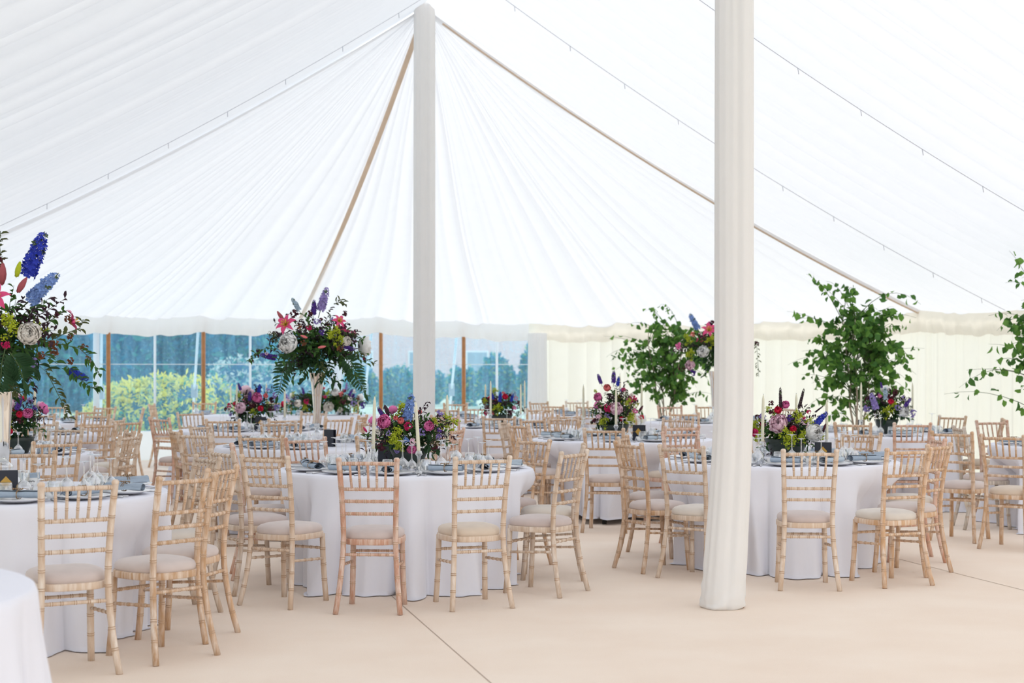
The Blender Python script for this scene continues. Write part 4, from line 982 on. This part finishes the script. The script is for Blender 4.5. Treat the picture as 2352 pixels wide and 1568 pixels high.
# far pole table
d = 18.9; px0, y0 = 1152, 927; zc = HC-(y0-HOR)*d/F-TH
arrangement('flower_arrangement', 'low arrangement with blue delphiniums between four candles, far pole table', ((px0-1176)/F*d, d, TH), (.28, .25, .18), (0, 0, zc),
 pxb([(D_, 'blue', 1148, 920, 22, .1), (D_, 'blue', 1133, 915, 16, -.2), (D_, 'blue', 1174, 920, 18, .3), (G_, 'red', 1160, 910, 7, 0), (A_, 'lime', 1143, 938, 13, 0), (S_, 'magenta', 1117, 948, 7, 0), (S_, 'pink', 1182, 935, 6, 0), (S_, 'burgundy', 1175, 945, 10, 0), (S_, 'burgundy', 1120, 935, 9, 0), (A_, 'lime', 1115, 920, 7, 0), (S_, 'burgundy', 1190, 925, 7, 0), (S_, 'powder', 1180, 902, 8, 0), (S_, 'coral', 1132, 948, 5, 0), (A_, 'olive', 1188, 950, 8, 0)], px0, y0, d),
 73, bowl=(.14, .13), nsp=44, leaf=.055, dark=.6)
# middle birch table
d = 16.57; px0, y0 = 2036, 930; zc = HC-(y0-HOR)*d/F-TH
arrangement('flower_arrangement', 'low lilac and lime arrangement in a dark green bowl, middle birch table', ((px0-1176)/F*d, d, TH), (.30, .26, .22), (0, 0, zc),
 pxb([(D_, 'lilac', 2003, 938, 40, -.35), (D_, 'violet', 2068, 932, 24, .6), (G_, 'red', 2035, 921, 7, 0), (A_, 'lime', 2026, 945, 15, 0), (A_, 'lime', 2042, 930, 9, 0), (P_, 'white', 2066, 945, 11, 0), (S_, 'lilac', 1984, 938, 9, 0), (S_, 'lilac', 2092, 948, 10, 0), (S_, 'lilac', 2050, 935, 8, 0), (S_, 'burgundy', 2030, 910, 9, 0), (S_, 'burgundy', 2050, 900, 9, 0), (D_, 'powder', 2024, 915, 28, -.1), (D_, 'violet', 2020, 890, 14, -.2), (A_, 'lime', 1989, 958, 9, 0), (A_, 'olive', 2080, 935, 8, 0), (S_, 'burgundy', 2003, 955, 6, 0), (S_, 'pink', 2012, 908, 6, 0), (D_, 'burgundy', 2040, 915, 26, .1)], px0, y0, d),
 79, bowl=(.13, .15), nsp=52, leaf=.055, dark=.5)
# left edge table
d = 12.8; px0, y0 = 40, 960; zc = HC-(y0-HOR)*d/F-TH
arrangement('flower_arrangement', 'low pink and violet arrangement beside the tall vase, left edge table', ((px0-1176)/F*d, d, TH), (.26, .24, .22), (0, 0, zc),
 pxb([(P_, 'pink', 78, 948, 11, 0), (P_, 'pale_pink', 36, 928, 13, 0), (G_, 'red', 62, 950, 8, 0), (D_, 'violet', 55, 938, 32, .4), (S_, 'lilac', 36, 945, 10, 0), (S_, 'lilac', 35, 960, 8, 0), (G_, 'red', 28, 966, 8, 0), (G_, 'red', 40, 988, 7, 0), (A_, 'lime', 40, 975, 12, 0), (A_, 'lime', 32, 995, 12, 0), (S_, 'burgundy', 62, 965, 9, 0), (S_, 'violet', 90, 935, 7, 0), (A_, 'lime', 0, 965, 14, 0), (P_, 'pink', 5, 950, 13, 0)], px0, y0, d),
 83, bowl=(.14, .13), nsp=48, leaf=.05, dark=.6)

# ------------------------------------------------------------------ birch trees in pots
def birch(label, px, d, crown, tips, seed, nl, leaf=.085):
    x = (px-1176)/F*d; rng = random.Random(seed); root = thing('birch_tree', label, 'tree', (x, d, 0), 0, 'potted birch trees along the cream wall')
    mb = MB(); mb.lathe([(.001, .002), (.15, .002), (.19, .30), (.20, .32), (.18, .32), (.16, .27), (.001, .27)], 24); mb.build('pot', M['bowl'], root)
    (cz0, cz1, rx, ry) = crown; cz = (cz0+cz1)/2; rz = (cz1-cz0)/2
    T = MB(); Lf = MB(); Ld = MB(); stems = []
    for i in range(5):
        a = rng.uniform(0, 6.3); P = [Vector((.03*cos(a), .03*sin(a), .27))]
        e = Vector((cos(a)*rx*.5*rng.uniform(.2, 1), sin(a)*ry*.4, cz1-.15-rng.uniform(0, .5)))
        for k in range(1, 8): t = k/7; P.append(P[0].lerp(e, t)+Vector((rng.uniform(-.03, .03), rng.uniform(-.03, .03), 0)))
        T.tube(P, [.016-.011*k/7 for k in range(8)], 6); stems.append(P)
    T.build('trunk', M['bark'], root)
    br = MB(); targets = [Vector((tx, rng.uniform(-.3, .1)*ry, tz)) for tx, tz in tips]
    for i in range(90):
        q = rnd_dir(rng)*rng.uniform(.15, 1.0)**.45; targets.append(Vector((q.x*rx, q.y*ry, cz+q.z*rz)))
    per = max(5, nl//len(targets)); leaf *= 1.1
    for i, tg in enumerate(targets):
        st = stems[i % 5]; b = min(st, key=lambda p: (p-(tg*.5+Vector((0, 0, tg.z*.35)))).length); mid = b.lerp(tg, .5)+Vector((0, rng.uniform(-.08, .08), .20+.12*(i % 3))); ext = i < len(tips)
        P = curve3(b, mid, tg, 8); br.tube(P, [.005-.004*k/8 for k in range(9)], 4, False)
        for k in range(int(per*(1.0 if not ext else .9))):
            t = rng.uniform(.45, 1) if not ext else .30+.72*k/(per*.9); t = min(t, 1); j = min(7, int(t*8)); p = P[j].lerp(P[j+1], t*8-j)+rnd_dir(rng)*.035
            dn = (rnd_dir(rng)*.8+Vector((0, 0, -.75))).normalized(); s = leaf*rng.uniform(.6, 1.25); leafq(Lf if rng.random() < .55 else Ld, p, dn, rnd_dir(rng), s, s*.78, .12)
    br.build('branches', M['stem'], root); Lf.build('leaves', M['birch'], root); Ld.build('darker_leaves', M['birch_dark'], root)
    return root
def tp(lst, px, d): return [((a-px)*d/F, HC-(y-HOR)*d/F) for a, y in lst]
birch('leafy green birch beside the tall arrangement behind the near pole', 1530, 22.5, (.90, 2.20, .74, .5), tp([(1500, 705), (1515, 700), (1480, 715), (1385, 772), (1392, 820), (1400, 830), (1425, 770), (1440, 745), (1600, 890), (1580, 925), (1480, 900), (1630, 880), (1635, 905), (1460, 880), (1500, 920), (1440, 860)], 1530, 22.5), 7, 1250)
birch('largest leafy green birch, in the middle, behind the lilac flowers', 1975, 18.9, (.95, 2.22, .74, .5), tp([(1850, 630), (1870, 650), (1900, 645), (1935, 655), (1950, 680), (1965, 675), (1805, 715), (1825, 735), (2110, 700), (2120, 800), (2100, 730), (1805, 838), (1840, 860), (1860, 880), (1850, 940), (1900, 960), (1895, 925), (2090, 905), (2060, 900), (1920, 940), (2100, 860), (2000, 700), (2050, 705)], 1975, 18.9), 9, 1500)
birch('leafy birch cut off by the right edge of the photo', 2440, 16.4, (1.15, 2.35, .55, .4), tp([(2320, 575), (2305, 650), (2340, 640), (2345, 690), (2170, 905), (2195, 890), (2215, 850), (2270, 725), (2285, 760), (2265, 790), (2300, 800), (2330, 900), (2340, 940), (2290, 830), (2345, 760), (2310, 745)], 2440, 16.4), 12, 1400)

# ------------------------------------------------------------------ outside
mb = MB(); mb.add([(-120, -40, -.03), (120, -40, -.03), (120, 160, -.03), (-120, 160, -.03)], [(0, 1, 2, 3)])
M['lawn'] = plain('sunny_lawn', (.62, .68, .50), .9, .15, .8)
struct('ground', mb, M['lawn'], False, 'pale sunlit lawn outside the clear windows')
def blob(name, label, cen, rad, cols, n, ls, seed, cat, group=None):
    """a shrub or tree: lumpy dark heart with thousands of leaf cards"""
    rng = random.Random(seed); root = thing(name, label, cat, (cen[0], cen[1], 0), 0, group); mb = MB(); rows = []
    lump = [(rnd_dir(rng), rng.uniform(.15, .35)) for _ in range(12)]
    def rr(d): return .82+sum(w*max(0, d.dot(q))**6 for q, w in lump)
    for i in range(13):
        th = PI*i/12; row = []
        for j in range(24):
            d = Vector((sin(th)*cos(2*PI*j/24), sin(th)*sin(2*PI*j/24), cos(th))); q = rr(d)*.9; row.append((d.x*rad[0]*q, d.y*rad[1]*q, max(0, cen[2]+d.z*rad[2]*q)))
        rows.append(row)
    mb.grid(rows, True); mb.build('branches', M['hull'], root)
    for m_, share in cols:
        lf = MB()
        for i in range(int(n*share)):
            d = rnd_dir(rng); q = rr(d)*rng.uniform(.86, 1.1); p = Vector((d.x*rad[0]*q, d.y*rad[1]*q, cen[2]+d.z*rad[2]*q))
            if p.z < .02: continue
            a = rnd_dir(rng); b = a.cross(rnd_dir(rng)).normalized(); s = ls*rng.uniform(.6, 1.3)
            lf.add([p, p+a*s-b*s*.4, p+a*s*1.8, p+a*s+b*s*.4], [(0, 1, 2, 3)])
        lf.build('blossom' if m_ in ('t_yellow', 't_pale') else 'leaves', M[m_], root, False)
def W(px, d): return (px-1176)/F*d
blob('flowering_bush', 'big yellow-flowering bush outside the windows', (W(325, 29), 29, .45), (1.15, .9, .85), [('t_yellow', .72), ('t_lime', .2), ('t_green', .08)], 7000, .07, 1, 'bush')
blob('flowering_bush', 'smaller paler yellow bush next to the big yellow one', (W(470, 32), 32, .40), (.85, .7, .62), [('t_pale', .3), ('t_yellow', .25), ('t_lime', .3), ('t_green', .15)], 3000, .07, 2, 'bush')
blob('flowering_bush', 'pale silver blossom shrub behind the trumpet vase', (W(625, 36), 36, .75), (1.25, .9, .85), [('t_pale', .65), ('t_green', .35)], 3600, .08, 3, 'bush')
TR = [(50, 46, 5.2, 1.6), (170, 53, 5.0, 1.8), (290, 46, 4.4, 1.6), (410, 53, 5.2, 1.8), (530, 46, 4.6, 1.6), (650, 53, 3.6, 1.75)]
TL = ['dark tree behind the big lilies of the cropped tall vase', 'dark blue-green tree showing beside the white curtain strip', 'dark conifer directly above the yellow bush', 'tall dark tree past the yellow bush', 'dark tree between the slanted guy rope and the pale shrub', 'lower dark tree behind the trumpet vase flowers', 'dark tree at the hidden end of the row', 'last dark tree of the row, out past the picture edge']
for i, (px, d, h, r) in enumerate(TR): blob('garden_tree', TL[i], (W(px, d), d, h*.55), (r*.78, r*.6, h*.62), [('t_blue', .62), ('t_green', .38)], 3600, .17, 10+i, 'tree', 'dark trees beyond the windows')
HG = [(905, 60, 1.35, .62, 'low clipped hedge right of the trumpet vase'), (985, 63, 1.1, .62, 'hedge section behind the far draped pole'), (1062, 60, 1.2, .62, 'hedge section behind the slim post near the curtain'), (1140, 57.6, 1.9, .6, 'rounded topiary before the pink house'), (1172, 63.5, 1.15, .6, 'low hedge beneath the topiary'), (1222, 57, 2.3, .42, 'tall narrow shrub against the white curtain'), (828, 63, 1.2, .62, 'hedge section past the trailing flowers')]
for i, (px, d, h, r, l) in enumerate(HG): blob('garden_hedge', l, (W(px, d), d, h*.5), (r, .62, h*.52), [('t_blue', .4), ('t_green', .45), ('t_lime', .15)], 2000, .12, 40+i, 'hedge', 'clipped hedges on the lawn')
blob('added_shade_tree', 'unseen broad tree added to shade the marquee roof by the cropped corner table', (-9.2, 5.2, 9.2), (4.6, 5.0, 3.6), [('t_blue', .5), ('t_green', .5)], 4000, .25, 60, 'tree')  # out-of-view tree, added only to darken the near left roof lining
# pinkish house
m, nt, o = mat('pink_brick'); tc = N(nt, 'ShaderNodeTexCoord'); bk = N(nt, 'ShaderNodeTexBrick'); bk.inputs['Scale'].default_value = 4
bk.inputs['Color1'].default_value = (.70, .52, .55, 1); bk.inputs['Color2'].default_value = (.78, .60, .62, 1); bk.inputs['Mortar'].default_value = (.8, .72, .70, 1)
mpn = N(nt, 'ShaderNodeMapping'); mpn.inputs['Rotation'].default_value = (PI/2, 0, 0); L(nt, tc.outputs['Object'], mpn.inputs[0]); L(nt, mpn.outputs[0], bk.inputs[0])
b = N(nt, 'ShaderNodeBsdfDiffuse'); L(nt, bk.outputs[0], b.inputs[0]); L(nt, b.outputs[0], o.inputs[0]); M['brick'] = m
hs = thing('house', 'pinkish brick house beyond the lawn', 'house', (W(1030, 76), 76, 0))
mb = MB(); mb.box((0, 4, 3.2), (12, 8, 6.4)); mb.build('wall', M['brick'], hs, False)
mb = MB(); mb.add([(-6.4, -.4, 6.3), (6.4, -.4, 6.3), (6.4, 8.4, 6.3), (-6.4, 8.4, 6.3), (-5, 4, 9), (5, 4, 9)], [(0, 1, 5, 4), (2, 3, 4, 5), (1, 2, 5), (3, 0, 4), (0, 3, 2, 1)]); mb.build('roof', M['slate'], hs, False)
for x in (-4.2, -1.4, 1.4, 4.2):
    for z in (1.5, 4.5):
        mb = MB(); mb.box((x, -.02, z), (1.1, .08, 1.5)); w = mb.build('window', M['paper'], hs, False); mb = MB(); mb.box((x, -.07, z), (.95, .02, 1.35)); mb.build('pane', M['napkin'], w, False)
# guy ropes outside
for px, dx, l in ((456, -12, 'slanted white guy rope beside the slim post outside the windows'), (845, -14, 'slanted white guy rope outside, past the trailing flowers'), (1040, -10, 'slanted white guy rope outside near the far pole'), (243, -8, 'white guy rope outside beside the brown post')):
    p = ray_hit(px+dx*-1); q = C+(p-C)*1.35; e = C+(p-C)*1.03; mb = MB()
    q = Vector(((px+dx*1.5-1176)/F*q.y, q.y))
    mb.tube([(e.x, e.y, 2.2), (q.x, q.y, 0)], .022, 6); r = mb.build('guy_rope', M['pvc_seam']); tag(r, l, 'rope')
    m2 = MB(); f = .52; c_ = (e.x+(q.x-e.x)*f, e.y+(q.y-e.y)*f, 2.2*(1-f)); m2.box(c_, (.10, .08, .22)); m2.build('ratchet', M['seam'], r, False)

# ------------------------------------------------------------------ light
w = bpy.data.worlds.new('sky'); S.world = w; w.use_nodes = True; nt = w.node_tree; nt.nodes.clear()
bg = nt.nodes.new('ShaderNodeBackground'); ow = nt.nodes.new('ShaderNodeOutputWorld')
tc = nt.nodes.new('ShaderNodeTexCoord'); sx = nt.nodes.new('ShaderNodeSeparateXYZ'); cr = nt.nodes.new('ShaderNodeValToRGB')
nt.links.new(tc.outputs['Generated'], sx.inputs[0]); nt.links.new(sx.outputs['Z'], cr.inputs[0])
cr.color_ramp.elements[0].color = (1, 1, 1, 1); cr.color_ramp.elements[1].color = (.42, .48, .56, 1); cr.color_ramp.elements[0].position = .12; cr.color_ramp.elements[1].position = .6
nt.links.new(cr.outputs[0], bg.inputs[0]); bg.inputs[1].default_value = 1.88; nt.links.new(bg.outputs[0], ow.inputs[0])
sl = bpy.data.lights.new('sun', 'SUN'); sl.energy = 1.3; sl.angle = math.radians(18); sl.color = (1, .955, .89)
so = bpy.data.objects.new('sun', sl); COL.objects.link(so)
sd = Vector((.60, .40, .69)).normalized(); so.rotation_euler = sd.to_track_quat('Z', 'Y').to_euler()

S.view_settings.view_transform = 'Standard'; S.view_settings.look = 'None'; S.view_settings.gamma = 1; S.view_settings.use_curve_mapping = False
S.view_settings.exposure = 0.27
cy = S.cycles; cy.max_bounces = 12; cy.diffuse_bounces = 5; cy.glossy_bounces = 3; cy.transmission_bounces = 5; cy.transparent_max_bounces = 24
cy.sample_clamp_indirect = 6; cy.caustics_reflective = False; cy.caustics_refractive = False
